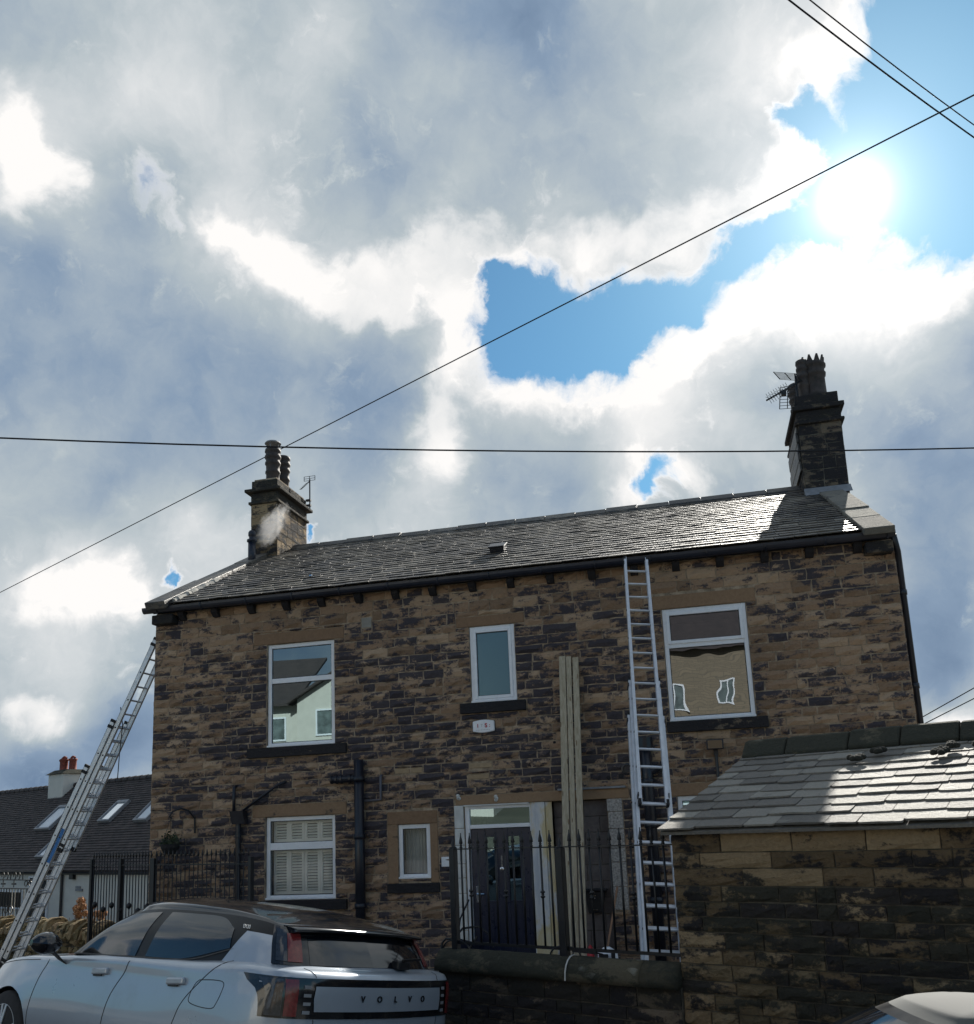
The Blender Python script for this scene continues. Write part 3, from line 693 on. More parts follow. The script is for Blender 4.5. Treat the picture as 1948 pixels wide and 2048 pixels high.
GL = [(-3.17, -3.01), (-2.83, -2.66)]
us = [x0, GL[0][0], GL[0][1], GL[1][0], GL[1][1], x1]
for i in range(5):
    a, b = us[i], us[i+1]
    if i in (1, 3): mb.box((a, .055, .02), (b, .095, .92)); mb.box((a, .055, 1.82), (b, .095, 1.94))
    else: mb.box((a, .053, .02), (b, .097, 1.94))
for xx in (-3.27, -3.09, -2.92, -2.75, -2.57): mb.box((xx-.012, .046, .08), (xx+.012, .0535, .86))
for a, b in GL:
    for q in ((a-.02, .9, a, 1.84), (b, .9, b+.02, 1.84), (a, .9, b, .92), (a, 1.82, b, 1.84)): mb.box((q[0], .042, q[1]), (q[2], .054, q[3]))
door = mb.build('door', DOORP, house, bevel=0.004)
for a, b in GL: mb = MB(); mb.box((a+.001, .07, .921), (b-.001, .078, 1.819)); mb.build('pane', GLASS, door)
mb = MB(); mb.box((-3.33, .04, .9), (-3.295, .053, 1.13)); mb.tube([(-3.31, .04, 1.02), (-3.31, .0, 1.02), (-3.2, -.005, 1.02)], .011, 8); mb.build('handle', CHROME, door)
mb = MB(); mb.box((-2.945, .035, 1.38), (-2.92, .053, 1.55)); mb.lathe((-2.932, .02, 1.36), [(.012, 0), (.03, .01), (.03, .03), (.012, .045)], 12, (0, 1, 0)); mb.build('knocker', CHROME, door)
# the inside seen dark behind the door glass
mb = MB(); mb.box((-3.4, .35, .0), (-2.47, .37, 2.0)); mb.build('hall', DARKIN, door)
# threshold step
mb = MB(); mb.tone = (.4, .4, .2); mb.box((-3.55, -.32, -.05), (-1.3, .05, .02)); mb.build('doorstep', ASHLAR, house, bevel=.01, tonecol=True)
mb = MB()
for k, (a, b, yy) in enumerate(((-2.474, -2.40, .02), (-2.398, -2.26, .005), (-2.258, -2.155, .03))): mb.box((a, yy, .02), (b, yy+.09, 2.288))
mb.build('painted_panel', OLDPAINT, house, bevel=.004)
# whitish painted stone jamb left of the door, pebbled quoin right of the niche
for x0, x1, z0, z1, mt in ((-3.607, -3.463, 0.02, 2.288, WHITEP), (-1.356, -1.145, 0.76, 2.288, PEBBLE)):
    z = z0
    while z < z1 - .03:
        h_ = min(rng.uniform(.16, .34), z1 - z)
        if z1 - z - h_ < .1: h_ = z1 - z
        mb = MB(); e = rng.uniform(-.012, .012); mb.box((x0 + (e if mt is PEBBLE else 0), -.022, z+.003), (x1 + e * .5, .05, z+h_-.003)); mb.build('jamb_stone', mt, house, bevel=.01); z += h_
mb = MB(); mb.box((-3.463, -.025, 2.268), (-2.48, .02, 2.29)); mb.build('door_head_trim', WHITEP, house, bevel=.004)
# block infill of the niche
niche = MB(); niche.box((NICHE[0], .13, 0), (NICHE[1], .15, 2.29)); nb = niche.build('blocked_doorway', MORTAR_D, house)
z = 0.03; row = 0
while z < 2.27:
    h_ = min(.225, 2.285 - z); x = NICHE[0] + (0 if row % 2 else -.22)
    while x < NICHE[1]:
        a, b = max(x, NICHE[0]+.004), min(x+.44, NICHE[1]-.004)
        if b - a > .04: mb = MB(); mb.box((a+.004, .112 + rng.uniform(0, .004), z+.004), (b-.004, .131, z+h_-.004)); mb.build('block', BLOCK, nb, bevel=.004)
        x += .44
    z += .225; row += 1
mb = MB(); mb.box((-2.05, -.055, 2.432), (-1.08, -.002, 2.462)); mb.build('drip_ledge', LEAD, house, bevel=.004)

# --- eaves: stone brackets, gutter, soil pipes
for k in range(-1, 19):
    x = -8.12 + 0.615 * k + rng.uniform(-.02, .02)
    if x > XR - .1 or x < XL + .1 or abs(x + 2.94 + .62 * 0) < 0: continue
    mb = MB(); mb.tone = (.2, 1.0, 0); w = .055
    mb.prism([(x-w, .02, 5.50), (x-w, -.05, 5.505), (x-w, -.13, 5.57), (x-w, -.14, 5.645), (x-w, .02, 5.645)], (2*w, 0, 0)); mb.build('eaves_bracket', DARKSTONE, house, bevel=.006, tonecol=True)
mb = MB()
n = 8; prof = [(-.275 + .068 * (1 - math.cos(PI * k / n)) , 5.71 - .085 * math.sin(PI * k / n)) for k in range(n + 1)]
xs = [-8.745, 2.82]
outer = [[(x, yy, zz) for yy, zz in prof] for x in xs]; mb.grid(outer)
inner = [[(x, yy + (.006 if i < n/2 else -.006), zz + .007) for i, (yy, zz) in enumerate(prof)] for x in xs]; mb.grid(inner, True)
for x in xs: mb.poly([(x, yy, zz) for yy, zz in prof])
mb.box((-8.62, -.137, 5.635), (2.8, -.122, 5.735))
for k in range(15): x = -8.5 + k * .8; mb.box((x, -.285, 5.70), (x+.03, -.13, 5.716)); mb.tube([(x+.015, -.28 + .072*(1-math.cos(PI*j/6)), 5.71-.095*math.sin(PI*j/6)) for j in range(7)], .012, 5)
mb.build('gutter', GUTTER, house)
def pipe(name, pts, r, collars=(), mat=None, n=12):
    mb = MB(); mb.smooth = True; mb.tube(pts, r, n)
    for (x, yy, z) in collars: mb.lathe((x, yy, z-.04), [(r, 0), (r*1.22, .005), (r*1.22, .075), (r, .08)], n)
    return mb.build(name, mat or BLACKP, house)
pipe('soil_pipe', [(-5.05, -.12, .0), (-5.05, -.12, 3.04)], .075, [(-5.05, -.12, z) for z in (.9, 1.9, 2.75)])
mb = MB(); mb.tube([(-5.5, -.12, 2.76), (-5.06, -.12, 2.76)], .056, 12)
for x in (-5.5, -5.42, -5.34, -5.2): mb.lathe((x, -.12, 2.76), [(.056, 0), (.068, .005), (.068, .03), (.056, .035)], 12, (1, 0, 0))
mb.tube([(-5.46, -.12, 2.76), (-5.46, .02, 2.76)], .05, 10); mb.build('branch_pipe', BLACKP, house)
pipe('overflow_pipe', [(-4.73, .02, 2.8), (-4.73, -.05, 2.78), (-4.73, -.05, 2.43), (-4.98, -.08, 2.42)], .022, n=8, mat=plain('grey_pipe', (0.10, 0.10, 0.12), .4))
mb = MB(); mb.prism([(-7.17, -.02, 2.36), (-7.17, -.17, 2.36), (-7.14, -.14, 2.16), (-7.14, -.02, 2.16)], (.22, 0, 0)); mb.tube([(-7.06, -.08, 2.2), (-7.06, -.08, .0)], .04, 10)
mb.lathe((-7.06, -.08, 1.95), [(.04, 0), (.05, .01), (.05, .07), (.04, .08)], 10); mb.build('rain_hopper', BLACKP, house)
pipe('waste_pipe', [(-7.14, -.08, 2.3), (-7.14, -.08, 2.72), (-7.14, .02, 2.76)], .026, n=8)
pipe('waste_pipe', [(-6.98, -.09, 2.36), (-6.42, -.08, 2.72), (-6.3, -.05, 2.77), (-6.3, .02, 2.77)], .021, n=8)
pipe('soil_pipe', [(-.755, -.12, .0), (-.755, -.12, 2.55), (-.77, -.12, 2.95)], .078, [(-.755, -.12, z) for z in (.9, 1.9, 2.5)])
mb = MB(); mb.lathe((-.755, -.12, 2.95), [(.078, 0), (.11, .02), (.11, .16), (.08, .17)], 12); mb.tube([(-.755, -.12, 2.6), (-.6, -.12, 2.68), (-.55, .02, 2.7)], .05, 10); mb.build('pipe_socket', BLACKP, house)
mb = MB(); mb.lathe((-1.04, .0, 2.69), [(.085, 0), (.085, .03), (.06, .035), (.055, .01)], 18, (0, -1, 0)); mb.build('round_vent', BLACKP, house)
for (x, z, r) in ((-1.31, 2.58, .03), (-2.06, 3.13, .022), (-1.13, 2.6, .035)): mb = MB(); mb.lathe((x, .0, z), [(r, 0), (r, .018), (r*.7, .02)], 10, (0, -1, 0)); mb.build('pipe_stub', RUBBER, house)
for (x, z) in ((-3.52, 2.42), (-2.98, 2.37)):
    mb = MB()
    for k in range(5): a = rng.uniform(0, 6.28); mb.lathe((x + .022*math.cos(a), -.0, z + .03*math.sin(a)), [(.03, 0), (.026, .03), (.01, .045)], 7, (0, -1, 0))
    mb.build('sealant_blob', WHITEP, house)
# downpipe on the far right corner and one small red-brown shackle
pipe('downpipe', [(2.80, -.2, 5.66), (2.86, -.06, 5.46), (2.885, .05, 5.3), (2.885, .05, -1.2)], .042, [(2.885, .05, z) for z in (4.9, 3.6, 2.3)])

# --- roof
PIT = math.atan2(RIDGE_Z - 5.735, RIDGE_Y + .25)
RF = Frame((0, -.25, 5.735), (1, 0, 0), (0, math.cos(PIT), math.sin(PIT)), (0, -math.sin(PIT), math.cos(PIT)))
SL = (RIDGE_Y + .25) / math.cos(PIT)
mb = MB()
a0, b0 = -8.6, 2.78
mb.prism([RF(a0, 0.02, -.05), RF(a0, SL, -.05), RF(a0, SL, -.015), RF(a0, 0.02, -.015)], (b0 - a0, 0, 0))
mb.prism([(a0, RIDGE_Y, RIDGE_Z-.05), (a0, DEPTH+.25, 5.685), (a0, DEPTH+.25, 5.735), (a0, RIDGE_Y, RIDGE_Z)], (b0 - a0, 0, 0))
tn = lambda a, v, r: (r.random(), r.uniform(0.1, 0.8), 0)
for i in range(6): mb.tone = (.5, .5, 0)
roof = mb.build('roof', SLATE, house, tonecol=True)
slates(RF, -8.24, 2.40, SL - .05, .185, .22, .40, .014, SLATE, roof, rng, 300, lift=.021, tonef=tn, vary=.012)
for k in range(17):   # ridge stones
    x0 = -8.0 + k * .6; x1 = x0 + .592
    if x1 > 2.2: break
    dz = rng.uniform(-.012, .012); mb = MB(); mb.tone = (rng.random(), .75, .3)
    mb.prism([(x0, RIDGE_Y-.21, RIDGE_Z-.085+dz), (x0, RIDGE_Y-.20, RIDGE_Z-.045+dz), (x0, RIDGE_Y-.05, RIDGE_Z+.075+dz), (x0, RIDGE_Y+.05, RIDGE_Z+.075+dz), (x0, RIDGE_Y+.20, RIDGE_Z-.045+dz), (x0, RIDGE_Y+.21, RIDGE_Z-.085+dz)], (x1-x0, 0, 0))
    mb.build('ridge_stone', SLATE, roof, bevel=.008, tonecol=True)
COPE_GREY = stone_mat('worn_coping_slab', (0.15, 0.14, 0.125), (0.25, 0.235, 0.2), (0.05, 0.05, 0.052), fine=30.0, sootbias=-.2)
def verge(x0, x1, n, lift, mat):
    for k in range(n):
        v0, v1 = SL * k / n - (.12 if k == 0 else 0), SL * (k+1) / n - .008; mb = MB(); mb.tone = (rng.random(), rng.uniform(.1, .5), .3)
        h_ = lift + rng.uniform(-.01, .02)
        mb.prism([RF(x0, v0, -.03), RF(x0, v1, -.03), RF(x0, v1, h_), RF(x0, v0, h_)], (x1-x0, 0, 0)); mb.build('coping_slab', mat, roof, bevel=.012, tonecol=True)
verge(2.40, 2.80, 6, .075, COPE_GREY); verge(-8.62, -8.26, 6, .08, SLATE)
mb = MB(); 
for k in range(14):
    v = .12 + k * .115; mb.tube([RF(-8.24, v, .03), RF(-8.24, v + .12, .03)], [rng.uniform(.035, .06), rng.uniform(.035, .06)], 7)
mb.build('mortar_fillet', plain('pale_fillet', (.42, .40, .36), .95, var=.3, scale=20, bmp=.4), roof)
for x0, x1, y0 in ((-8.64, -8.2, -.22), (2.40, 2.82, -.22)):   # kneeler stones at the corners
    mb = MB(); mb.tone = (.4, .75, .2); s_ = -1 if x0 < 0 else 1; xo = x0 if x0 < 0 else x1
    mb.box((x0+.03, y0+.02, 5.44), (x1-.03, .3, 5.60)); mb.build('kneeler', DARKSTONE, house, bevel=.02, tonecol=True)
# roof vent and small fixings
mb = MB(); c = RF(-3.0, 1.55, .03); M = Matrix.Translation(c) @ Matrix((RF.u, RF.v, RF.n)).transposed().to_4x4()
mb.box((-.12, -.16, 0), (.12, .1, .10), M); mb.box((-.14, -.19, .09), (.14, .12, .11), M); mb.build('roof_vent', BLACKP, roof, bevel=.01)
mb = MB(); mb.lathe(RF(-6.15, 1.0, .02), [(.03, 0), (.035, .03), (.02, .05)], 8, RF.n); mb.build('roof_bolt', CHROME, roof)

# --- chimneys
def block_faces(parent, x0, x1, y0, y1, z0, z1, mat, h0=.17, h1=.24, tf=None):
    for fr, L in ((Frame((x0, y0, 0), (1, 0, 0), (0, 0, 1), (0, -1, 0)), x1-x0), (Frame((x1, y0, 0), (0, 1, 0), (0, 0, 1), (1, 0, 0)), y1-y0), (Frame((x0, y1, 0), (0, -1, 0), (0, 0, 1), (-1, 0, 0)), y1-y0), (Frame((x1, y1, 0), (-1, 0, 0), (0, 0, 1), (0, 1, 0)), x1-x0)):
        for rc in lay(0, L, mk_courses(z0, z1, h0, h1, rng), [], .24, .46, .012, rng):
            mb = MB(); mb.tone = tf(rng); stone(mb, fr, rc, .008, .008, rng, nx=2, ny=1); mb.build('stone', mat, parent, tonecol=True)
mb = MB(); mb.box((-8.64, 3.21, 5.8), (-8.06, 4.63, 8.9)); chl = mb.build('chimney', MORTAR_D, house)
block_faces(chl, -8.64, -8.06, 3.21, 4.63, 6.6, 8.68, OUTSTONE, tf=lambda r: (r.random(), r.uniform(.2, .7), .1))
for z0, z1, e in ((8.68, 8.74, .05), (8.742, 8.93, .01), (8.932, 9.0, .11), (9.002, 9.2, .0)):
    mb = MB(); mb.tone = (.4, .6, .4); mb.box((-8.64-e, 3.21-e, z0), (-8.06+e, 4.63+e, z1)); mb.build('cap_course', DARKSTONE, chl, bevel=.015, tonecol=True)
mb = MB(); mb.tone = (.5, .4, .5); mb.prism([(-8.63, 3.25, 9.2), (-8.63, 4.6, 9.2), (-8.45, 4.45, 9.27), (-8.45, 3.4, 9.27)], (.0, 0, .001)); mb.box((-8.6, 3.26, 9.2), (-8.1, 4.58, 9.245)); mb.build('flaunching', MORTAR, chl, bevel=.02)
PROF = [(.155, 0), (.165, .03), (.15, .08), (.145, .22), (.165, .24), (.165, .28), (.148, .30), (.15, .42), (.172, .44), (.172, .485), (.152, .50), (.155, .56), (.178, .58), (.178, .63), (.158, .65), (.160, .70), (.18, .72), (.17, .78), (.13, .80), (.12, .74)]
def pot(name, o, k, parent, hz=1.0):
    mb = MB(); mb.smooth = True; mb.lathe(o, [(r * k, h * hz) for r, h in PROF], 18); return mb.build(name, POT, parent)
p1 = pot('chimney_pot', (-8.33, 3.55, 9.22), .95, chl, 1.0)
mb = MB(); o = V((-8.33, 3.55, 9.22 + .78))
for k in range(4): a = k * PI / 2; mb.bar(o + V((.12*math.cos(a), .12*math.sin(a), 0)), o + V((.13*math.cos(a), .13*math.sin(a), .13)), .012)
mb.lathe(o + V((0, 0, .12)), [(.16, 0), (.175, .012), (.15, .045), (.06, .075)], 18); mb.build('pot_cowl', LEAD, chl)
p2 = pot('chimney_pot', (-8.31, 4.0, 9.22), .86, chl, 1.0)
mb = MB(); mb.box((2.20, 3.2, 5.8), (2.93, 4.7, 9.0)); chr_ = mb.build('chimney', MORTAR_D, house)
block_faces(chr_, 2.20, 2.93, 3.2, 4.7, 6.6, 8.84, DARKSTONE, tf=lambda r: (r.random(), r.uniform(.4, .9), .1))
for z0, z1, e in ((8.84, 8.90, .06), (8.902, 9.1, .015), (9.102, 9.19, .08), (9.192, 9.42, .0)):
    mb = MB(); mb.tone = (.3, .8, .2); mb.box((2.20-e, 3.2-e, z0), (2.93+e, 4.7+e, z1)); mb.build('cap_course', DARKSTONE, chr_, bevel=.015, tonecol=True)
# slates hung on the left cheek of the right chimney
for k in range(5):
    z0 = 8.0 + k * .17
    mb = MB(); mb.tone = (rng.random(), .6, 0); mb.prism([(2.19, 3.24, z0), (2.19, 4.66, z0), (2.185, 4.66, z0+.22), (2.185, 3.24, z0+.22)], (-.035 - (.012 if k % 2 else 0), 0, -.0)); mb.build('hung_slate', SLATE, chr_, bevel=.004, tonecol=True)
def crown_pot(o, k, parent):
    mb = MB(); mb.smooth = True
    mb.lathe(o, [(.19*k, 0), (.20*k, .05), (.17*k, .12), (.165*k, .42), (.185*k, .45), (.19*k, .50), (.172*k, .53), (.175*k, .6), (.20*k, .63), (.20*k, .67), (.18*k, .70), (.16*k, .69)], 18)
    mb.smooth = False
    for j in range(10):
        a = 2*PI*j/10; t = V((math.cos(a), math.sin(a), 0)); s_ = V((-t.y, t.x, 0)); b = V(o) + t * .172 * k
        mb.prism([b - s_*.05*k + V((0, 0, .68)), b + s_*.05*k + V((0, 0, .68)), b + s_*.012*k + t*.02 + V((0, 0, .82)), b - s_*.012*k + t*.02 + V((0, 0, .82))], t * -.02)
    return mb.build('crown_pot', POT, parent)
crown_pot((2.60, 3.5, 9.42), 1.18, chr_); crown_pot((2.54, 4.0, 9.42), 1.05, chr_); pot('chimney_pot', (2.42, 4.45, 9.42), 1.0, chr_); pot('chimney_pot', (2.40, 3.38, 9.42), .62, chr_, 0.95)
mb = MB()   # lead flashing where the right chimney meets the slates
for (a, b) in (((2.17, 3.16), (2.95, 3.16)),): mb.prism([(a[0], a[1], 7.50), (a[0], a[1], 7.62), (a[0], a[1]-.012, 7.62), (a[0], a[1]-.16, 7.44)], (b[0]-a[0], 0, 0))
mb.build('lead_flashing', LEAD, chr_)
# boiler flue by the left chimney
mb = MB(); mb.smooth = True; b = V((-8.36, 2.72, 7.2)); mb.tube([b, b + V((0, 0, .5))], .075, 14)
mb.lathe(b + V((0, 0, .5)), [(.075, 0), (.10, .01), (.10, .05), (.06, .06), (.06, .12), (.075, .13), (.075, .2), (.05, .24)], 14); mb.build('boiler_flue', GUTTER, house)

MBK = K
# ------------------------------------------------------------------ boundary wall with half-round coping
fwall = thing('boundary_wall', scaled_street(-1.5, 0, -.8), 'low sooty stone wall with thick half round coping in front of the yard', 'wall')
SF = Frame(scaled_street(0, -.11), -KD, KZ, KN)
mb = MB(); mb.prism([scaled_street(-3.06, -.10, -1.9), scaled_street(-.0, -.10, -1.9), scaled_street(-.0, .2, -1.9), scaled_street(-3.06, .2, -1.9)], (0, 0, 2.25 * K)); core = mb.build('wall_core', MORTAR_D, fwall)
stonework(lay(-3.08, -.005, mk_courses(-1.2, .335, .125, .16, rng), [], .28, .55, .014, rng), SF, DARKSTONE, core, rng, lambda a, v, r: (r.random(), r.uniform(.55, 1.0), r.uniform(.0, .5)), .012, .022, 300)
LF = Frame(scaled_street(-3.07, 0.2), KN, KZ, KD)
stonework(lay(0, .31, mk_courses(-1.2, .335, .14, .17, rng), [], .3, .3, .012, rng), LF, DARKSTONE, core, rng, lambda a, v, r: (r.random(), .9, .4), .01, .015, 300)
for s0, s1 in ((-3.12, -1.303), (-1.297, -.43), (-.424, -.004)):
    mb = MB(); mb.smooth = True; mb.tone = (rng.random(), rng.uniform(.3, .7), rng.uniform(.5, .9)); n = 12; m = max(3, int((s1 - s0) / .09)); P = []
    for i in range(m + 1):
        s = s0 + (s1 - s0) * i / m; row = []
        for k in range(n + 1):
            a = PI * k / n; e = 1 + .035 * mnoise.noise(V((s * 6, a * 2, s0)))
            row.append(scaled_street(s, -.185 * math.cos(a) * e, .34 + .237 * math.sin(a) ** .85 * e if 0 < k < n else .34))
        P.append(row)
    ids = mb.grid(P)
    for r_ in (ids[0], ids[-1]): mb.face(r_)
    mb.face([r_[0] for r_ in ids] + [r_[-1] for r_ in ids[::-1]])
    mb.build('coping_stone', COPING, fwall, tonecol=True)
mb = MB(); mb.tube([scaled_street(-1.30, -.186 * math.cos(a), .345 + .237 * math.sin(a) ** .85) for a in [PI * k / 10 for k in range(0, 8)]], .009, 6); mb.build('mortar_joint', WHITEP, fwall)

# ------------------------------------------------------------------ spear railings on the coping
def finial(o, mat, parent, k=1.0):
    mb = MB(); mb.smooth = True
    mb.lathe(o, [(.012*k, 0), (.017*k, .008), (.017*k, .018), (.010*k, .024), (.015*k, .032), (.015*k, .04), (.009*k, .046), (.021*k, .062), (.016*k, .10), (.006*k, .15), (.0045*k, .172), (.007*k, .176), (.001, .184)], 8)
    return mb.build('spear_head', mat, parent)
def collar(o, mat, parent):
    mb = MB(); mb.smooth = True; mb.lathe(o, [(.012, 0), (.026, .012), (.028, .025), (.014, .032), (.018, .045), (.014, .056), (.028, .064), (.026, .078), (.012, .09)], 10); return mb.build('collar', mat, parent)
rail = thing('spear_railing', scaled_street(-1.4, 0, .577), 'black spear topped railing standing on the half round coping', 'railing')
mb = MB(); mb.bar(scaled_street(-2.95, 0, .645), scaled_street(-.005, 0, .645), .012, .035); mb.build('bottom_rail', IRON, rail)
mb = MB(); mb.bar(scaled_street(-2.95, 0, 1.728), scaled_street(-.005, 0, 1.732), .035, .014); mb.build('top_rail', IRON, rail)
for s, r_, top in ((-2.925, .040, 1.74), (-1.395, .044, 1.72)):
    mb = MB(); mb.bar(scaled_street(s, 0, .5), scaled_street(s, 0, top), 2*r_, 2*r_, up=tuple(KD)); p_ = mb.build('post', IRON, rail, bevel=.006)
    mb = MB(); mb.smooth = True; mb.lathe(scaled_street(s, 0, top), [(r_*1.1, 0), (r_*1.15, .012), (.018, .02), (.024, .05), (.012, .085), (.004, .12)], 10); mb.build('post_cap', IRON, p_)
    for d_ in (-1, 1):
        mb = MB(); mb.tube([scaled_street(s + d_ * (.05 + .15 * math.sin(a)), .0, .665 - .115 * (1 - math.cos(a))) for a in [PI * .62 * k / 8 for k in range(9)]], .010, 6); mb.build('scroll_stay', IRON, p_)
mb = MB(); mb.tube([scaled_street(-3.0, 0, .68), scaled_street(-3.08, 0, .68), scaled_street(-3.14, 0, .63), scaled_street(-3.15, -.02, .5), scaled_street(-3.16, -.05, .2)], .014, 8); mb.build('end_stay', IRON, rail)
mb = MB(); mb.bar(scaled_street(-1.395, .02, .66), scaled_street(-1.1, .3, .56), .03, .012); mb.bar(scaled_street(-1.3, 0, .64), scaled_street(-1.0, 0, .63), .03, .05); mb.build('back_stay', IRON, rail)
first = None
slist = [-2.925 + .1275 * k for k in range(1, 12)] + [-1.395 + .1262 * k for k in range(1, 12)]
for i, s in enumerate(slist):
    mb = MB(); mb.smooth = True; j = rng.uniform(-.004, .004); mb.tube([scaled_street(s, 0, .66), scaled_street(s + j, 0, 1.735)], .0125, 8); b_ = mb.build('bar', IRON, rail)
    finial(scaled_street(s + j, 0, 1.735), IRON, b_, 1.15)
    if i % 4 == 1: collar(scaled_street(s + j * .5, 0, 1.17), IRON, b_)

MBK = 1.0
# ------------------------------------------------------------------ taller railings and gate left of the entrance
def palisade(name, label, cat, s0, s1, w, z0, z1, n, posts, collars=False, doubled=False):
    t = thing(name, street((s0+s1)/2, w, z0), label, cat)
    mb = MB(); mb.bar(street(s0, w, z1 - .10), street(s1, w, z1 - .10), .03, .014); mb.build('top_rail', IRON, t)
    mb = MB(); mb.bar(street(s0, w, z0 + .12), street(s1, w, z0 + .12), .012, .035); mb.build('bottom_rail', IRON, t)
    for s in posts: mb = MB(); mb.bar(street(s, w, z0 - .25), street(s, w, z1), .06, .06, up=tuple(SD)); mb.build('post', IRON, t, bevel=.004)
    for i in range(n):
        s = s0 + (s1 - s0) * (i + .5) / n; mb = MB(); mb.smooth = True
        mb.tube([street(s, w, z0 + .05), street(s, w, z1 + .02 + (.03 if doubled and i % 2 else 0))], .009, 6); b_ = mb.build('bar', IRON, t)
        mb = MB(); mb.smooth = True; mb.lathe(street(s, w, z1 + .02), [(.009, 0), (.018, .02), (.012, .05), (.002, .10)], 6); mb.build('spear_head', IRON, b_)
        if collars and i % 3 == 1:
            mb = MB(); mb.smooth = True; mb.lathe(street(s, w, .86 + (.07 if i % 2 else 0)), [(.01, 0), (.035, .025), (.04, .05), (.035, .075), (.01, .1)], 8); mb.build('ball_collar', IRON, b_)
    return t
palisade('iron_railing', 'tall black iron railing in front of the left end of the house', 'railing', -8.45, -6.16, -.45, -.45, 1.70, 22, [-8.45, -6.16])
g_ = palisade('iron_gate', 'tall black iron gate with ball collars beyond the house corner', 'gate', -10.2, -8.49, -.45, -.45, 1.70, 21, [-10.2, -8.5, -9.35], collars=True, doubled=True)

# ------------------------------------------------------------------ dry stone wall with upright cope stones, dried flowers on top
dw = thing('dry_stone_wall', street(-13, .1, -.3), 'rough dry stone wall with upright cope stones behind the left ladder', 'wall')
mb = MB(); mb.prism([street(-20, .08, -1.2), street(-10.25, .08, -1.2), street(-10.25, .5, -1.2), street(-20, .5, -1.2)], (0, 0, 1.5)); dc = mb.build('wall_core', MORTAR_D, dw)
DF = Frame(street(0, 0.05), -SD, (0, 0, 1), SN)
stonework(lay(-18.5, -10.25, mk_courses(-.9, .34, .09, .17, rng), [], .12, .34, .022, rng), DF, DRYSTONE, dc, rng, lambda a, v, r: (r.random(), r.uniform(.1, .75), r.uniform(0, .5)), .02, .05, 300, skew=.014)
s = -18.5
while s < -10.3:
    w_ = rng.uniform(.05, .11); h_ = rng.uniform(.16, .33); mb = MB(); mb.tone = (rng.random(), rng.uniform(0, .4), rng.uniform(0, .5)); tl = rng.uniform(-.09, .02)
    P = []
    for k in range(9):
        a = PI * k / 8; P.append(street(s + tl * math.sin(a), -.02 + .26 - .27 * math.cos(a) * rng.uniform(.82, 1.12), .325 + h_ * math.sin(a) ** .7 * rng.uniform(.88, 1.06) if 0 < k < 8 else .32))
    mb.prism(P, -SD * w_); mb.build('cope_stone', DRYSTONE, dw, bevel=.008, tonecol=True); s += w_ + .016
def dried_plant(s, w, z0, hts, label):
    t = thing('dried_plant', street(s, w, z0), label, 'plant', 'dried flowers along the stone wall'); st = MB(); hd = MB()
    for dx, dy, h_, r_ in hts:
        top = street(s + dx, w + dy, z0 + h_); st.tube([street(s + dx * .3, w, z0), street(s + dx * .8, w + dy * .7, z0 + h_ * .6), top], .006, 5)
        for k in range(260):
            d = V((rng.gauss(0, 1), rng.gauss(0, 1), rng.gauss(0, 1))).normalized() * r_ * rng.uniform(.5, 1.0); c = top + d
            u = V((rng.gauss(0, 1), rng.gauss(0, 1), rng.gauss(0, 1))).normalized() * .011; v_ = u.cross(d).normalized() * .010
            hd.poly([c - u - v_, c + u - v_, c + u + v_, c - u + v_])
    for k in range(26):
        b = street(s + rng.uniform(-.25, .25), w + rng.uniform(-.1, .1), z0); e = b + V((rng.uniform(-.06, .06), rng.uniform(-.06, .06), rng.uniform(.1, .3))); st.tube([b, (b + e) / 2 + V((.01, 0, .02)), e], .004, 4)
    st.build('stems', STEMM, t); hd.build('flower_heads', FLOWER, t, kind='stuff')
dried_plant(-11.9, .32, .42, [(-.12, 0, .38, .07), (.0, .02, .50, .085), (.09, 0, .42, .08), (.02, -.05, .33, .08), (-.03, .0, .25, .07), (.13, .03, .3, .06)], 'largest clump of orange dried flower heads above the dry stone wall')
dried_plant(-11.46, .32, .42, [(0, 0, .44, .06), (.03, .03, .30, .05)], 'single tall dried flower head in the middle of the wall top clumps')
dried_plant(-11.2, .32, .42, [(-.05, 0, .30, .075), (.05, .02, .32, .07), (.02, 0, .22, .06)], 'low reddish clump of dried flower heads beside the iron gate')
mb = MB()
for k in range(420):
    s = rng.uniform(-14.5, -10.9); w = rng.uniform(-.7, -.05); p = street(s, w); z = ground_z(p.x, p.y) + .0; p.z = z; e = p + V((rng.uniform(-.06, .06), rng.uniform(-.06, .06), rng.uniform(.08, .28))); q = p + V((.012, .006, 0)); mb.face([mb.vert(x) for x in (p, q, e)])
mb.build('grass_tuft', GRASS, kind='stuff')

# scrolled iron fence behind the stone wall
sf = thing('scroll_fence', street(-15, .6, .4), 'pale and black scrolled iron fence above the dry stone wall', 'fence')
PALEIRON = plain('pale_painted_iron', (.35, .34, .31), .6, var=.3, scale=12)
for z in (1.44, 1.27, 1.10, .5): mb = MB(); mb.bar(street(-18, .6, z), street(-13.75, .6, z), .03, .02); mb.build('rail', IRON, sf)
for i in range(36):
    s = -17.95 + i * .118; mb = MB(); mb.tube([street(s, .6, .42), street(s, .6, 1.10)], .010, 6); mb.build('bar', PALEIRON if i in (25, 26, 29) else IRON, sf)
for i in range(22):
    s = -17.9 + i * .165
    if s > -14.5: break
    mb = MB()
    if i % 3 == 2: mb.tube([street(s, .6, 1.28), street(s, .6, 1.44)], .01, 6)
    else: mb.tube([street(s + .05 * math.sin(a), .6, 1.355 - .075 * math.cos(a)) for a in [2*PI*k/10 for k in range(9)]], .009, 5)
    mb.build('loop', IRON, sf)
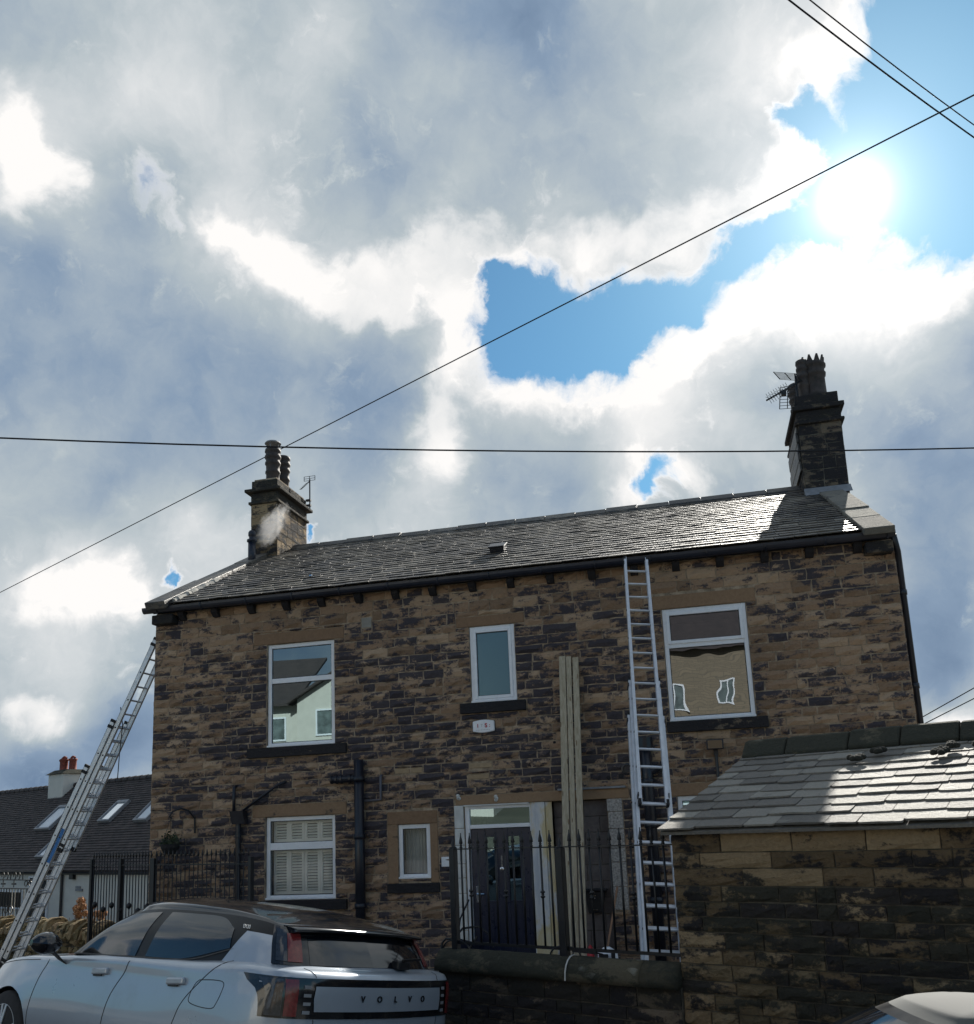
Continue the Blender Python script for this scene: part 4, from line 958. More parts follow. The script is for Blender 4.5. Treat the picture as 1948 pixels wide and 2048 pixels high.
for i in range(6):
    s = -17.2 + i * .45; mb = MB(); mb.bar(street(s, .6, 1.12), street(s, .6, 1.26), .014); mb.bar(street(s-.07, .6, 1.19), street(s+.07, .6, 1.19), .03); mb.build('cross', IRON, sf)
def scroll(parent, s, z, k, d):
    mb = MB(); mb.tube([street(s + d * k * (.02 + .045 * (1 - a / 12)) * math.cos(a), .6, z + k * (.02 + .045 * (1 - a / 12)) * math.sin(a) + a * .008) for a in [j * .55 for j in range(18)]], .009, 5); mb.build('scroll', IRON, parent)
for s, z, k, d in ((-14.45, 1.17, 1.2, 1), (-14.3, 1.17, 1.2, -1), (-14.1, 1.19, 1.4, 1), (-13.95, 1.19, 1.4, -1), (-15.22, .65, 1.6, 1), (-15.03, .65, 1.6, -1), (-16.2, .65, 1.6, 1), (-16.0, .65, 1.6, -1)): scroll(sf, s, z, k, d)

MBK = K
# ------------------------------------------------------------------ outbuilding on the right with stone slate roof
ob = thing('outbuilding', scaled_street(2, 1, -1), 'low weathered stone outbuilding with a thick stone slate roof', 'outbuilding')
OL = 7.4
mb = MB(); mb.prism([scaled_street(.012, -.06, -1.9), scaled_street(OL, -.06, -1.9), scaled_street(OL, 2.6, -1.9), scaled_street(.012, 2.6, -1.9)], (0, 0, 3.74 * K)); mb.prism([scaled_street(.012, -.05, 1.83), scaled_street(.012, 2.6, 1.83), scaled_street(.012, 2.6, 2.68)], -KD * (OL - .012)); ow = mb.build('wall', MORTAR_D, ob)
OF = Frame(scaled_street(0, -.07), -KD, KZ, KN)
def otone(a, v, r):
    if v > 1.35: g_ = r.uniform(.0, .42)
    elif a < 1.1: g_ = r.uniform(.25, .75)
    else: g_ = r.uniform(.55, 1.0)
    return (r.random(), g_, r.uniform(.0, .25) if v > 1.35 else r.uniform(.1, .75))
oc = mk_courses(-1.2, 1.33, .125, .165, rng) + mk_courses(1.33, 1.845, .15, .19, rng)
stonework(lay(.0, OL, [c for c in oc if c[1] > 1.33], [], .38, .8, .012, rng) + lay(.0, OL, [c for c in oc if c[1] <= 1.33], [], .26, .58, .014, rng), OF, OUTSTONE, ow, rng, otone, .014, .026, 300, nx=4, ny=3)
GF = Frame(scaled_street(0, 2.6), KN, KZ, KD)
stonework(lay(0, 2.66, mk_courses(-.9, 1.83, .14, .18, rng), [], .3, .6, .014, rng), GF, OUTSTONE, ow, rng, lambda a, v, r: (r.random(), r.uniform(.4, .9), .2), .012, .02, 300)
OP = math.atan2(2.73 - 1.865, 2.62 + .08)
ORF = Frame(scaled_street(0, -.21, 1.865), -KD, -KN * math.cos(OP) + KZ * math.sin(OP), KN * math.sin(OP) + KZ * math.cos(OP))
OSL = 2.72 / math.cos(OP)
mb = MB(); mb.prism([ORF(-.05, .0, -.035), ORF(-.05, OSL, -.035), ORF(-.05, OSL, -.004), ORF(-.05, .0, -.004)], -KD * (OL + .1)); orf = mb.build('roof', SLATE2, ob, tonecol=True)
slates(ORF, -.07, OL, OSL - .12, .275, .28, .50, .018, SLATE2, orf, rng, 300, lift=.026, vary=.045, tonef=lambda a, v, r: (r.random(), r.uniform(.0, .6), r.uniform(0, .4)), name='stone_slate')
s = -.07
while s < OL:
    L_ = rng.uniform(.5, .75); mb = MB(); mb.tone = (rng.random(), .85, .8); dz = rng.uniform(-.012, .012)
    P = [ORF(s, OSL - .30, .03 + dz), ORF(s, OSL - .29, .08 + dz), ORF(s, OSL - .07, .20 + dz), ORF(s, OSL + .05, .19 + dz), ORF(s, OSL + .09, -.1)]
    mb.prism(P, -KD * (L_ - .008)); mb.build('ridge_stone', COPING, orf, bevel=.02, tonecol=True); s += L_
mb = MB()
for s_, v_ in ((1.45, 1.95), (1.62, 2.2), (2.28, 2.0), (2.36, 2.22), (2.62, 2.2)):
    for k in range(8): c = ORF(s_ + rng.gauss(0, .03), v_ + rng.gauss(0, .03), .08); mb.lathe(c, [(.035, 0), (.045, .02), (.03, .045), (.01, .055)], 7, tuple(ORF.n))
mb.build('moss_clump', MOSS, orf, kind='stuff')

MBK = 1.0
# ------------------------------------------------------------------ ladders
def ladder(name, label, base, top, acrossb, layers, group=None, dep=.036, sticker=False, tilt=0.0):
    """extension ladder: layers = (start, end, half width, offset along the normal)"""
    base, top = V(base), V(top); ax = (top - base); L = ax.length; ax.normalize()
    ac = V(acrossb); ac = (ac - ax * ac.dot(ax)).normalized(); nn = ax.cross(ac).normalized()
    t = thing(name, base, label, 'ladder', group)
    for (a, b, hw, off) in layers:
        for sg in (-1, 1):
            mb = MB(); M = Matrix((ac, nn, ax)).transposed().to_4x4(); M.translation = base + ac * (sg * hw) + nn * off + ax * a
            mb.box((-.013, -dep, 0), (.013, dep, b - a), M)
            for y_ in (-dep, dep - .007): mb.box((-.013 - (.012 if sg > 0 else 0), y_ + .0005, .002), (.013 + (.012 if sg < 0 else 0), y_ + .0065, b - a - .002), M)
            st = mb.build('stile', ALU, t)
            mb = MB(); mb.box((-.017, -dep - .004, -.02), (.017, dep + .004, .05), M); mb.build('end_cap', RUBBER, st); mb = MB(); mb.box((-.0165, -dep - .003, b - a - .04), (.0165, dep + .003, b - a + .006), M); mb.build('end_cap', RUBBER, st)
        k = math.ceil((a + .08) / .25)
        while k * .25 < b - .04:
            c = base + ax * (k * .25 + off * tilt) + nn * off; mb = MB(); mb.tube([c - ac * (hw - .012), c + ac * (hw - .012)], .016, 6); rg = mb.build('rung', ALU, t)  # rungs slid along the stiles so the sections line up from the camera
            if k % 2 == 0:
                for sg in (-1, 1): mb = MB(); mb.lathe(c + ac * (sg * (hw + .012)), [(.014, 0), (.014, .004), (.006, .006)], 8, tuple(ac * sg)); mb.build('rivet', RUBBER, rg)
            k += 1
        for e in (a + .1, b - .12):   # guide brackets
            for sg in (-1, 1):
                c = base + ac * (sg * (hw + .016)) + nn * (off) + ax * e; mb = MB(); M = Matrix((ac, nn, ax)).transposed().to_4x4(); M.translation = c; mb.box((-.006, -.05, -.025), (.006, .05, .025), M); mb.build('guide_bracket', RUBBER, t)
    if sticker:
        a, b, hw, off = layers[1]; c = base + ac * (sticker * (hw + .014)) + nn * off + ax * 2.35
        mb = MB(); M = Matrix((ac, nn, ax)).transposed().to_4x4(); M.translation = c; mb.box((-.002, -.03, -.3), (.002, .03, .3), M); mb.build('blue_sticker', BLUETAPE, t)
    return t
lb, lt = V((-.537, -3.50, .0)), V((-.708, -.33, 5.57))
LL_ = (lt - lb).length
ladder('extension_ladder', 'aluminium extension ladder standing in the yard beside the outbuilding and leaning on the house front', lb, lt, (.43, .106, 0), [(0, 3.77, .215, .0), (.3, 4.27, .187, -.066), (2.41, LL_, .158, -.132)], 'extension ladders', tilt=.71)
lb2, lt2 = V((-11.50, .30, -.17)), V((-8.80, .30, 5.33))
L2 = (lt2 - lb2).length
ladder('extension_ladder', 'aluminium extension ladder with a blue sticker leaning against the left gable', lb2, lt2, (0, 1, 0), [(0, 3.75, .20, .085), (.25, 4.6, .182, .0), (2.3, L2, .164, -.085)], 'extension ladders', dep=.042, sticker=-1)
mb = MB(); d_ = (lt2 - lb2).normalized(); q = lb2 + d_ * 4.4 + V((.1, -.1, 0)); mb.tube([q + V((.05, 0, .4)), q + V((.10, 0, .1)), q + V((.06, 0, -.4)), q + V((.04, 0, -.8))], .008, 5); props(mb.build('rope', RUBBER), 'dark rope hanging from the middle of the left ladder', 'rope')

# ------------------------------------------------------------------ timber lengths leaning by the door
for k, (xt, xb, yb, w_, lab) in enumerate(((-1.86, -1.92, -.72, .095, 'left plank of the pale timbers leaning by the door'), (-1.765, -1.815, -.70, .07, 'middle narrower plank of the pale timbers leaning by the door'), (-1.668, -1.715, -.74, .085, 'right plank of the pale timbers leaning by the door'))):
    a, b = V((xb, yb, .02)), V((xt, -.10 - .02 * (k == 1), 4.37 - .015 * k)); mb = MB(); mb.bar(a, b, w_, .045, up=(0, -1, 0)); props(mb.build('timber_plank', WOOD, bevel=.004), lab, 'plank', 'pale timbers leaning by the door')

# ------------------------------------------------------------------ small things by the door and on the wall
def textmesh(name, body, size, M, mat, parent, ext=.002, space=1.0, org=None, bold=0.0):
    cu = bpy.data.curves.new(name, 'FONT'); cu.body = body; cu.size = size; cu.extrude = ext; cu.align_x = 'CENTER'; cu.align_y = 'CENTER'; cu.space_character = space; cu.offset = bold
    tmp = bpy.data.objects.new(name, cu); COL.objects.link(tmp)
    me = bpy.data.meshes.new_from_object(tmp.evaluated_get(bpy.context.evaluated_depsgraph_get())); COL.objects.unlink(tmp); bpy.data.objects.remove(tmp)
    me.transform(M if org is None else Matrix.Translation(-V(org)) @ M); me.materials.clear(); me.materials.append(mat)
    o = bpy.data.objects.new(name, me); COL.objects.link(o); o.parent = parent; return o
t = thing('alarm_box', (-3.1, 0, 3.43), 'white alarm box with red lettering under the small upstairs window', 'alarm box')
mb = MB(); P = []
for k in range(9): P.append((-3.265 + .33 * k / 8, 0, 3.505 + .022 * math.sin(PI * k / 8)))
for k in range(9): P.append((-2.935 - .33 * k / 8, 0, 3.355 - .022 * math.sin(PI * k / 8)))
mb.prism([V(p) + V((0, -.002, 0)) for p in P], (0, -.062, 0)); case = mb.build('case', UPVC, t, bevel=.012)
mb = MB(); mb.prism([V((-3.1, 0, 3.43)) + (V(p) - V((-3.1, 0, 3.43))) * 1.04 for p in P], (0, -.03, 0)); mb.build('back_plate', RUBBER, t, bevel=.006)
WM = lambda x, z, y=-.066: Matrix.Translation((x, y, z)) @ Matrix.Rotation(R(90), 4, 'X')
for ch, x, sz, m_, bd in (('1', -3.185, .075, REDPRINT, .002), ('T', -3.125, .06, GREYPRINT, 0), ('S', -3.06, .085, REDPRINT, .003), (':', -3.005, .075, REDPRINT, .002)): textmesh('lettering', ch, sz, WM(x, 3.437), m_, t, org=(-3.1, 0, 3.43), bold=bd)
mb = MB()
for k in range(9): mb.box((-3.21 + k * .024, -.0675, 3.372), (-3.195 + k * .024, -.064, 3.380))
mb.build('small_print', GREYPRINT, t)

t = thing('floodlight', (.2, 0, 2.95), 'small black floodlight on the wall under the right upstairs window', 'floodlight')
mb = MB(); mb.box((.08, -.16, 2.89), (.31, -.10, 3.03)); mb.build('lamp_head', BLACKP, t, bevel=.01)
mb = MB(); mb.box((.10, -.164, 2.905), (.29, -.159, 3.015)); mb.build('lens', CARGLASS, t)
mb = MB(); mb.tube([(.2, -.1, 2.93), (.2, -.02, 2.9), (.2, -.02, 2.36)], .022, 8); mb.box((.17, -.05, 2.82), (.23, 0, 2.9)); mb.build('conduit', BLACKP, t)

t = thing('hanging_basket', (-8.1, -.2, 1.75), 'dark hanging basket on a curled bracket at the left corner of the house', 'hanging basket')
mb = MB(); mb.tube([(-7.84, -.03, 2.05), (-7.84, -.04, 2.28), (-7.9, -.12, 2.40), (-7.98, -.2, 2.44), (-8.08, -.28, 2.40), (-8.12, -.3, 2.32), (-8.09, -.28, 2.29)], .014, 8); mb.build('bracket', IRON, t)
mb = MB()
for a in (0, 2.1, 4.2): mb.tube([(-8.1, -.29, 2.3), (-8.1 + .13*math.cos(a), -.29 + .13*math.sin(a), 1.92)], .004, 4)
mb.build('chains', IRON, t)
mb = MB(); mb.lathe((-8.1, -.29, 1.74), [(.03, 0), (.1, .03), (.14, .1), (.15, .16)], 14); mb.build('bowl', RUBBER, t)
mb = MB()
for k in range(260):
    d = V((rng.gauss(0, 1), rng.gauss(0, 1), rng.gauss(0, .8))).normalized() * rng.uniform(.05, .17); c = V((-8.1, -.29, 1.93)) + d; u = V((rng.gauss(0, 1), rng.gauss(0, 1), rng.gauss(0, 1))).normalized() * .025; v_ = u.orthogonal().normalized() * .014; mb.poly([c - u, c + v_, c + u, c - v_])
mb.build('foliage', PLANTG, t, kind='stuff')

t = thing('mailbox', (-1.61, .1, .88), 'black tapered mailbox on the blocked doorway behind the railing', 'mailbox')
mb = MB(); mb.prism([(-1.76, .105, 1.02), (-1.47, .105, 1.02), (-1.52, .105, .73), (-1.71, .105, .73)], (0, -.11, 0)); mb.build('box', IRON, t, bevel=.01)
mb = MB(); mb.box((-1.79, -.03, 1.02), (-1.44, .11, 1.055)); mb.build('lid', IRON, t, bevel=.008)
mb = MB(); mb.box((-1.69, -.0115, .955), (-1.60, -.004, .972)); mb.tube([(-1.68, -.008, .925), (-1.645, -.012, .94), (-1.61, -.008, .925)], .006, 6); mb.box((-1.66, -.0115, .765), (-1.58, -.004, .778)); mb.build('slot_trim', CHROME, t)
t = thing('broom', (-1.47, -.4, 0), 'broom with a pinkish wooden handle leaning in the blocked doorway', 'broom')
mb = MB(); mb.tube([(-1.49, -.42, .08), (-1.245, .08, 1.29)], .014, 8); mb.build('handle', BROOMW, t)
mb = MB(); mb.box((-1.62, -.46, .0), (-1.37, -.39, .09)); mb.build('head', REDBAG, t, bevel=.01)
t = thing('tool_bag', (-1.5, -.75, 0), 'red and white crumpled bag on the ground behind the railing', 'bag')
for nm, mt, lo, hi in (('white_panel', UPVC, (-1.56, -.86, .0), (-1.24, -.62, .38)), ('red_panel', REDBAG, (-1.68, -.84, .0), (-1.565, -.62, .40))):
    mb = MB(); mb.smooth = True; n = 7; P = []
    for i in range(n):
        row = []
        for j in range(13):
            a = 2*PI*j/12; r_ = (1 - .35 * (i / (n-1)) ** 2) * (1 + .12 * mnoise.noise(V((i * .9, math.cos(a) * 2, math.sin(a) * 2))))
            if i == n - 1: r_ *= .3
            row.append(((lo[0]+hi[0])/2 + (hi[0]-lo[0])/2 * r_ * math.cos(a), (lo[1]+hi[1])/2 + (hi[1]-lo[1])/2 * r_ * math.sin(a), lo[2] + (hi[2]-lo[2]) * i / (n-1)))
        P.append(row)
    mb.grid(P); mb.build(nm, mt, t)
mb = MB(); mb.box((-1.5, -.875, .2), (-1.38, -.85, .3)); mb.box((-1.34, -.87, .22), (-1.29, -.84, .34)); mb.build('black_print', RUBBER, t)
t = thing('pushchair', (-3.3, -.55, 0), 'dark folded pushchair with a bent tube handle and pale straps left of the front door', 'pushchair')
mb = MB(); mb.tube([(-3.55, -.55, .05), (-3.5, -.5, .5), (-3.42, -.45, .6), (-3.2, -.42, .62), (-3.06, -.42, .52), (-2.98, -.5, .35)], .016, 8); mb.tube([(-3.52, -.62, .05), (-3.2, -.5, .5)], .014, 8); mb.build('frame', IRON, t)
mb = MB(); mb.smooth = True; mb.grid([[(-3.5 + .42 * u + .03 * math.sin(v_ * 6), -.6 + .12 * math.sin(v_ * 3), .04 + .46 * v_ - .1 * u * v_) for v_ in [k / 6 for k in range(7)]] for u in [k / 6 for k in range(7)]]); mb.build('seat_fabric', DOORP, t)
mb = MB(); mb.box((-3.44, -.62, .3), (-3.36, -.60, .335)); mb.box((-3.30, -.61, .3), (-3.23, -.59, .335)); mb.box((-3.42, -.625, .12), (-3.39, -.605, .3)); mb.box((-3.28, -.62, .12), (-3.25, -.60, .3)); mb.build('straps', WHITEPRINT, t)
for k in (0, 1): mb = MB(); mb.lathe((-3.5 + k * .42, -.6, .07), [(.04, -.015), (.07, -.012), (.07, .012), (.04, .015)], 14, (0, 1, 0)); mb.build('wheel', RUBBER, t)
t = thing('wall_plate', (-3.73, 0, 1.49), 'white plastic plate on the wall behind the railing end post', 'wall plate')
mb = MB(); mb.box((-3.82, -.035, 1.42), (-3.62, 0, 1.56)); mb.build('plate', UPVC, t, bevel=.006)
mb = MB(); mb.box((-3.68, -.039, 1.45), (-3.65, -.034, 1.53)); mb.build('slot', RUBBER, t)
props((lambda m_: (m_.tube([(-3.6, -.3, .02), (-3.56, -.28, .3), (-3.52, -.2, .7), (-3.42, -.05, .95)], .012, 6), m_.build('hose', CABLE))[1])(MB()), 'thin hose looped down beside the white door jamb', 'hose')

# ------------------------------------------------------------------ aerials
def grid_panel(mb, o, u, v, nu):
    o, u, v = V(o), V(u), V(v)
    for k in range(nu): mb.tube([o + v * (k / (nu-1)), o + v * (k / (nu-1)) + u], .0055, 4)
    for k in (0.02, .5, .98): mb.tube([o + u * k, o + u * k + v], .008, 4)
t = thing('television_aerial', (2.2, 3.3, 9.3), 'large aerial with two grid reflectors on the right chimney', 'aerial', 'chimney aerials')
mb = MB(); mb.tube([(2.26, 3.3, 9.0), (2.26, 3.3, 9.86)], .018, 8); mb.tube([(2.26, 3.3, 9.15), (2.34, 3.28, 9.15)], .025, 6); mb.tube([(2.26, 3.3, 9.32), (2.34, 3.28, 9.32)], .025, 6); mb.build('mast', IRON, t)
mb = MB(); a, b = V((2.34, 3.28, 9.74)), V((1.70, 3.22, 9.42)); mb.bar(a, b, .026); d = (b - a)
for k in range(9): c = a + d * (.35 + .07 * k); mb.tube([c + V((-.05, .1, .09)), c + V((.03, -.1, -.06))], .0045, 4); mb.tube([c + V((-.06, -.08, .07)), c + V((.04, .08, -.06))], .0045, 4)
mb.box((1.97, 3.19, 9.48), (2.06, 3.28, 9.56)); mb.build('boom', IRON, t)
mb = MB(); grid_panel(mb, (2.27, 3.22, 9.86), (-.40, .0, .10), (-.06 + .16, .0, -.16), 7); mb.build('reflector', IRON, t)
mb = MB(); grid_panel(mb, (2.24, 3.22, 9.62), (-.28, .0, .02), (-.05, .0, -.42), 8); mb.build('reflector', IRON, t)
t = thing('television_aerial', (-8.02, 4.66, 9.2), 'small aerial on a short mast behind the left chimney', 'aerial', 'chimney aerials')
mb = MB(); mb.tube([(-8.0, 4.68, 9.0), (-8.0, 4.68, 9.72)], .016, 6); mb.box((-8.08, 4.64, 9.08), (-7.97, 4.7, 9.12)); mb.box((-8.08, 4.64, 9.2), (-7.97, 4.7, 9.24)); mb.build('mast', IRON, t)
mb = MB(); grid_panel(mb, (-8.13, 4.66, 9.68), (.27, 0, .0), (.0, 0, .10), 3); mb.build('reflector', IRON, t)
mb = MB(); a, b = V((-8.0, 4.68, 9.68)), V((-8.16, 4.55, 9.45)); mb.tube([a, b], .01, 5)
for k in range(6): c = a + (b - a) * (.25 + .14 * k); mb.tube([c + V((-.07, .05, .02)), c + V((.06, -.05, -.02))], .004, 4)
mb.build('boom', IRON, t)

# ------------------------------------------------------------------ overhead cables
def cable(a, b, r, label, sag=0.0, grp=None, ext=.15):
    a, b = V(a), V(b); d = b - a; a2, b2 = a - d * ext, b + d * ext; mb = MB(); n = 40
    mb.smooth = True; mb.tube([a2 + (b2 - a2) * (k / n) - V((0, 0, sag * 4 * ((lambda q: q * (1 - q))((k / n) * (1 + 2 * ext) - ext)))) for k in range(n + 1)], r, 6); return props(mb.build('overhead_cable', CABLE), label, 'cable', grp)
cable((-29.875, 20.0, 12.99), (6.189, 4.0, 15.455), 0.016, 'long sagging cable rising diagonally across the sky to the upper right', 0.0, 'overhead cables', ext=0.8)
cable((-7.371, -5.0, 6.501), (3.74, -0.9, 6.504), 0.0095, 'nearly level thin cable crossing in front of both chimneys', 0.1, 'overhead cables', ext=1.2)
cable((1.264, -6.0, 8.828), (3.299, -3.76, 8.835), 0.0085, 'thicker lower cable of the pair crossing the upper right sky', 0.02, 'overhead cables', ext=4.0)
cable((1.43, -6.0, 8.78), (3.318, -3.76, 8.98), 0.0065, 'thinner upper cable of the pair crossing the upper right sky', 0.02, 'overhead cables', ext=4.0)
cable((5.065, 10.0, 4.001), (6.063, 9.0, 4.533), 0.012, 'upper of two short cables behind the house above the outbuilding ridge', 0, 'overhead cables', ext=2.5)
cable((5.043, 10.0, 3.825), (6.033, 9.0, 4.298), 0.012, 'lower of two short cables behind the house above the outbuilding ridge', 0, 'overhead cables', ext=2.5)


# ------------------------------------------------------------------ steam drifting from the boiler flue
def steam():
    m = bpy.data.materials.new('steam'); m.use_nodes = True; g = NG(m.node_tree); g.nodes.clear()
    out = g.n('ShaderNodeOutputMaterial'); pv = g.n('ShaderNodeVolumePrincipled'); pv.inputs['Color'].default_value = (.95, .95, .96, 1); pv.inputs['Anisotropy'].default_value = 0.2
    tc = g.n('ShaderNodeTexCoord').outputs['Object']
    r_ = g.n('ShaderNodeVectorMath', operation='LENGTH')
    g.links.new(tc, r_.inputs[0])
    n_ = g.noise(g.vm('ADD', tc, (3.1, 0.4, 1.2)), 2.9, 7, 0.68)
    d = g.m('SUBTRACT', g.m('MULTIPLY', n_, 1.65), r_.outputs['Value'])
    g.links.new(g.m('MULTIPLY', g.step(d, -.15, .55), 3.6), pv.inputs['Density']); g.links.new(pv.outputs[0], out.inputs['Volume'])
    bm = bmesh.new(); bmesh.ops.create_icosphere(bm, subdivisions=3, radius=1.0); me = bpy.data.meshes.new('steam'); bm.to_mesh(me); bm.free(); me.materials.append(m)
    o = bpy.data.objects.new('steam', me); COL.objects.link(o); o.location = (-7.95, 2.75, 8.0); o.rotation_euler = (0, R(40), 0); o.scale = (.27, .22, .60)
    return props(o, 'white puff of steam beside the left chimney', 'steam', kind='stuff')
steam()

# ------------------------------------------------------------------ low neighbouring house down the lane
nh = thing('neighbour_house', street(-33, 10, -1.2), 'low pale rendered house with a dark tiled roof and roof windows beyond the left gable', 'house')
NF = lambda s, w, z: street(s, w, z)
N0, N1 = -47.0, -21.0
mb = MB(); mb.prism([street(N0, 9, -2.5), street(N1, 9, -2.5), street(N1, 16, -2.5), street(N0, 16, -2.5)], (0, 0, 3.45)); mb.prism([street(N0, 9, .95), street(N0, 12.5, 4.2), street(N0, 16, .95)], -SD * (N1 - N0)); mb.build('wall', PALER, nh)
NP = math.atan2(4.36 - .93, 12.5 - 8.72)
NR = Frame(street(0, 8.72, .93), -SD, -SN * math.cos(NP) + V((0, 0, math.sin(NP))), SN * math.sin(NP) + V((0, 0, math.cos(NP))))
NSL = (12.5 - 8.72) / math.cos(NP)
mb = MB(); mb.prism([NR(N0, 0, -.06), NR(N0, NSL, -.06), NR(N0, NSL, 0), NR(N0, 0, 0)], -SD * (N1 - N0)); mb.prism([street(N0, 12.5, 4.3), street(N0, 16.3, .87), street(N0, 16.3, .93), street(N0, 12.5, 4.36)], -SD * (N1 - N0)); nroof = mb.build('roof', TILE, nh, tonecol=True)
mb = MB(); row = 0; v = 0.0
while v < NSL - .05:   # tile courses, each tile a small lipped piece
    s = N0 + (row % 2) * .12
    while s < -21.2:
        w_ = .24; mb.tone = (rng.random(), 0, 0); l_ = .018 + rng.uniform(0, .012)
        mb.poly([NR(s, v, l_ + .012), NR(s + w_ - .008, v, l_ + .012), NR(s + w_ - .008, v + .15, .008), NR(s, v + .15, .008)]); mb.poly([NR(s, v, 0), NR(s + w_ - .008, v, 0), NR(s + w_ - .008, v, l_ + .012), NR(s, v, l_ + .012)])
        s += w_
    v += .135; row += 1
mb.build('roof_tiles', TILE, nroof, tonecol=True, kind='stuff')
s = -46.8
while s < -21.5: mb = MB(); mb.tone = (rng.random(), 0, 0); mb.tube([street(s, 12.5, 4.34), street(s + .44, 12.5, 4.34)], [.13, .15], 8); mb.build('ridge_tile', TILE, nroof, tonecol=True); s += .45
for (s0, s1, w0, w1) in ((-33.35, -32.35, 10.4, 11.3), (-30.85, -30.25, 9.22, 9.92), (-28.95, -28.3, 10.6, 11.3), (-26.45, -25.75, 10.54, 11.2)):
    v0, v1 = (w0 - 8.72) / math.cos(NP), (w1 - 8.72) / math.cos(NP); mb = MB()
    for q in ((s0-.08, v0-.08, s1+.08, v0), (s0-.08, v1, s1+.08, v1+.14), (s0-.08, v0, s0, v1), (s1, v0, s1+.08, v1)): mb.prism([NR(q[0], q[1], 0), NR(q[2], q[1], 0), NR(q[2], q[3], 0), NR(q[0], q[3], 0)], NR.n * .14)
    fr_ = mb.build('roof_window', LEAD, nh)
    mb = MB(); mb.poly([NR(s0, v0, .07), NR(s1, v0, .07), NR(s1, v1, .07), NR(s0, v1, .07)]); mb.build('pane_backing', plain('white_backing', (.80, .82, .84), .8, var=.03), fr_)  # plain white sheet set under the pane so the roof window looks white
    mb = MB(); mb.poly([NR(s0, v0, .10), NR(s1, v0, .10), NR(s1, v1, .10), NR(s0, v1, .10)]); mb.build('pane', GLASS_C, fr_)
mb = MB(); mb.prism([NR(N0, -.02, -.1), NR(N0, .14, -.1), NR(N0, .14, -.062), NR(N0, -.02, -.062)], -SD * (N1 - N0)); mb.prism([street(N0, 8.9, .78), street(N0, 8.99, .78), street(N0, 8.99, .94), street(N0, 8.9, .94)], -SD * (N1 - N0)); mb.build('fascia', GUTTER, nh)
mb = MB(); mb.prism([street(-35.6, 11.9, 3.0), street(-34.35, 11.9, 3.0), street(-34.35, 12.9, 3.0), street(-35.6, 12.9, 3.0)], (0, 0, 1.86)); nch = mb.build('chimney', PALER, nh, bevel=.02)
mb = MB(); mb.tone = (.3, .5, .8); P = [street(-35.7, 11.8, 4.862), street(-34.25, 11.8, 4.862), street(-34.25, 13.0, 4.862), street(-35.7, 13.0, 4.862)]; Q = [street(-35.5, 12.1, 5.06), street(-34.4, 12.1, 5.06), street(-34.4, 12.8, 5.06), street(-35.5, 12.8, 5.06)]
for i in range(4): mb.poly([P[i], P[(i+1) % 4], Q[(i+1) % 4], Q[i]])
mb.poly(Q); mb.poly(P); mb.build('capping', COPING, nch, tonecol=True)
for s, w in ((-35.3, 12.4), (-34.95, 12.25), (-34.6, 12.45)):
    mb = MB(); mb.smooth = True; o = street(s, w, 4.98); mb.lathe(o, [(.17, 0), (.19, .04), (.16, .08), (.155, .46), (.19, .5), (.185, .56), (.14, .56)], 12); p_ = mb.build('chimney_pot', TERRA, nch)
    mb = MB(); mb.tube([o + SD * (.17 - .34 * k / 6) + V((0, 0, .58 + .07 * math.sin(PI * k / 6))) for k in range(7)], .05, 6); mb.build('pot_hood', TERRA, p_)
for (s0, s1, z0, z1, nm, mt) in ((-33.6, -31.5, -.45, .12, 'window', CARGLASS), (-30.9, -29.6, -1.6, .66, 'door', DARKIN), (-37.5, -36.2, -.4, .3, 'window', CARGLASS)):
    mb = MB(); mb.prism([street(s0, 8.96, z0), street(s1, 8.96, z0), street(s1, 8.96, z1), street(s0, 8.96, z1)], SN * -.03); wn = mb.build(nm, mt, nh)
    mb = MB()
    for q in ((s0-.06, z0-.06, s1+.06, z0), (s0-.06, z1, s1+.06, z1+.06), (s0-.06, z0, s0, z1), (s1, z0, s1+.06, z1)): mb.prism([street(q[0], 8.92, q[1]), street(q[2], 8.92, q[1]), street(q[2], 8.92, q[3]), street(q[0], 8.92, q[3])], SN * -.07)
    mb.build('frame', UPVC, wn)
mb = MB(); mb.tube([street(-28.55, 8.93, .85), street(-28.55, 8.93, -1.4)], .05, 8); mb.build('downpipe', BLACKP, nh)
mb = MB(); mb.prism([street(-27.65, 8.98, .30), street(-27.35, 8.98, .30), street(-27.35, 8.98, .38), street(-27.65, 8.98, .38)], SN * .03); mb.prism([street(-27.65, 8.98, .21), street(-27.2, 8.98, .21), street(-27.2, 8.98, .29), street(-27.65, 8.98, .29)], SN * .03); mb.build('house_plate', LEAD, nh)
mb = MB(); mb.prism([street(-27.95, 8.98, .62), street(-27.7, 8.98, .62), street(-27.7, 8.98, .8), street(-27.95, 8.98, .8)], SN * .12); mb.build('wall_lamp', IRON, nh)

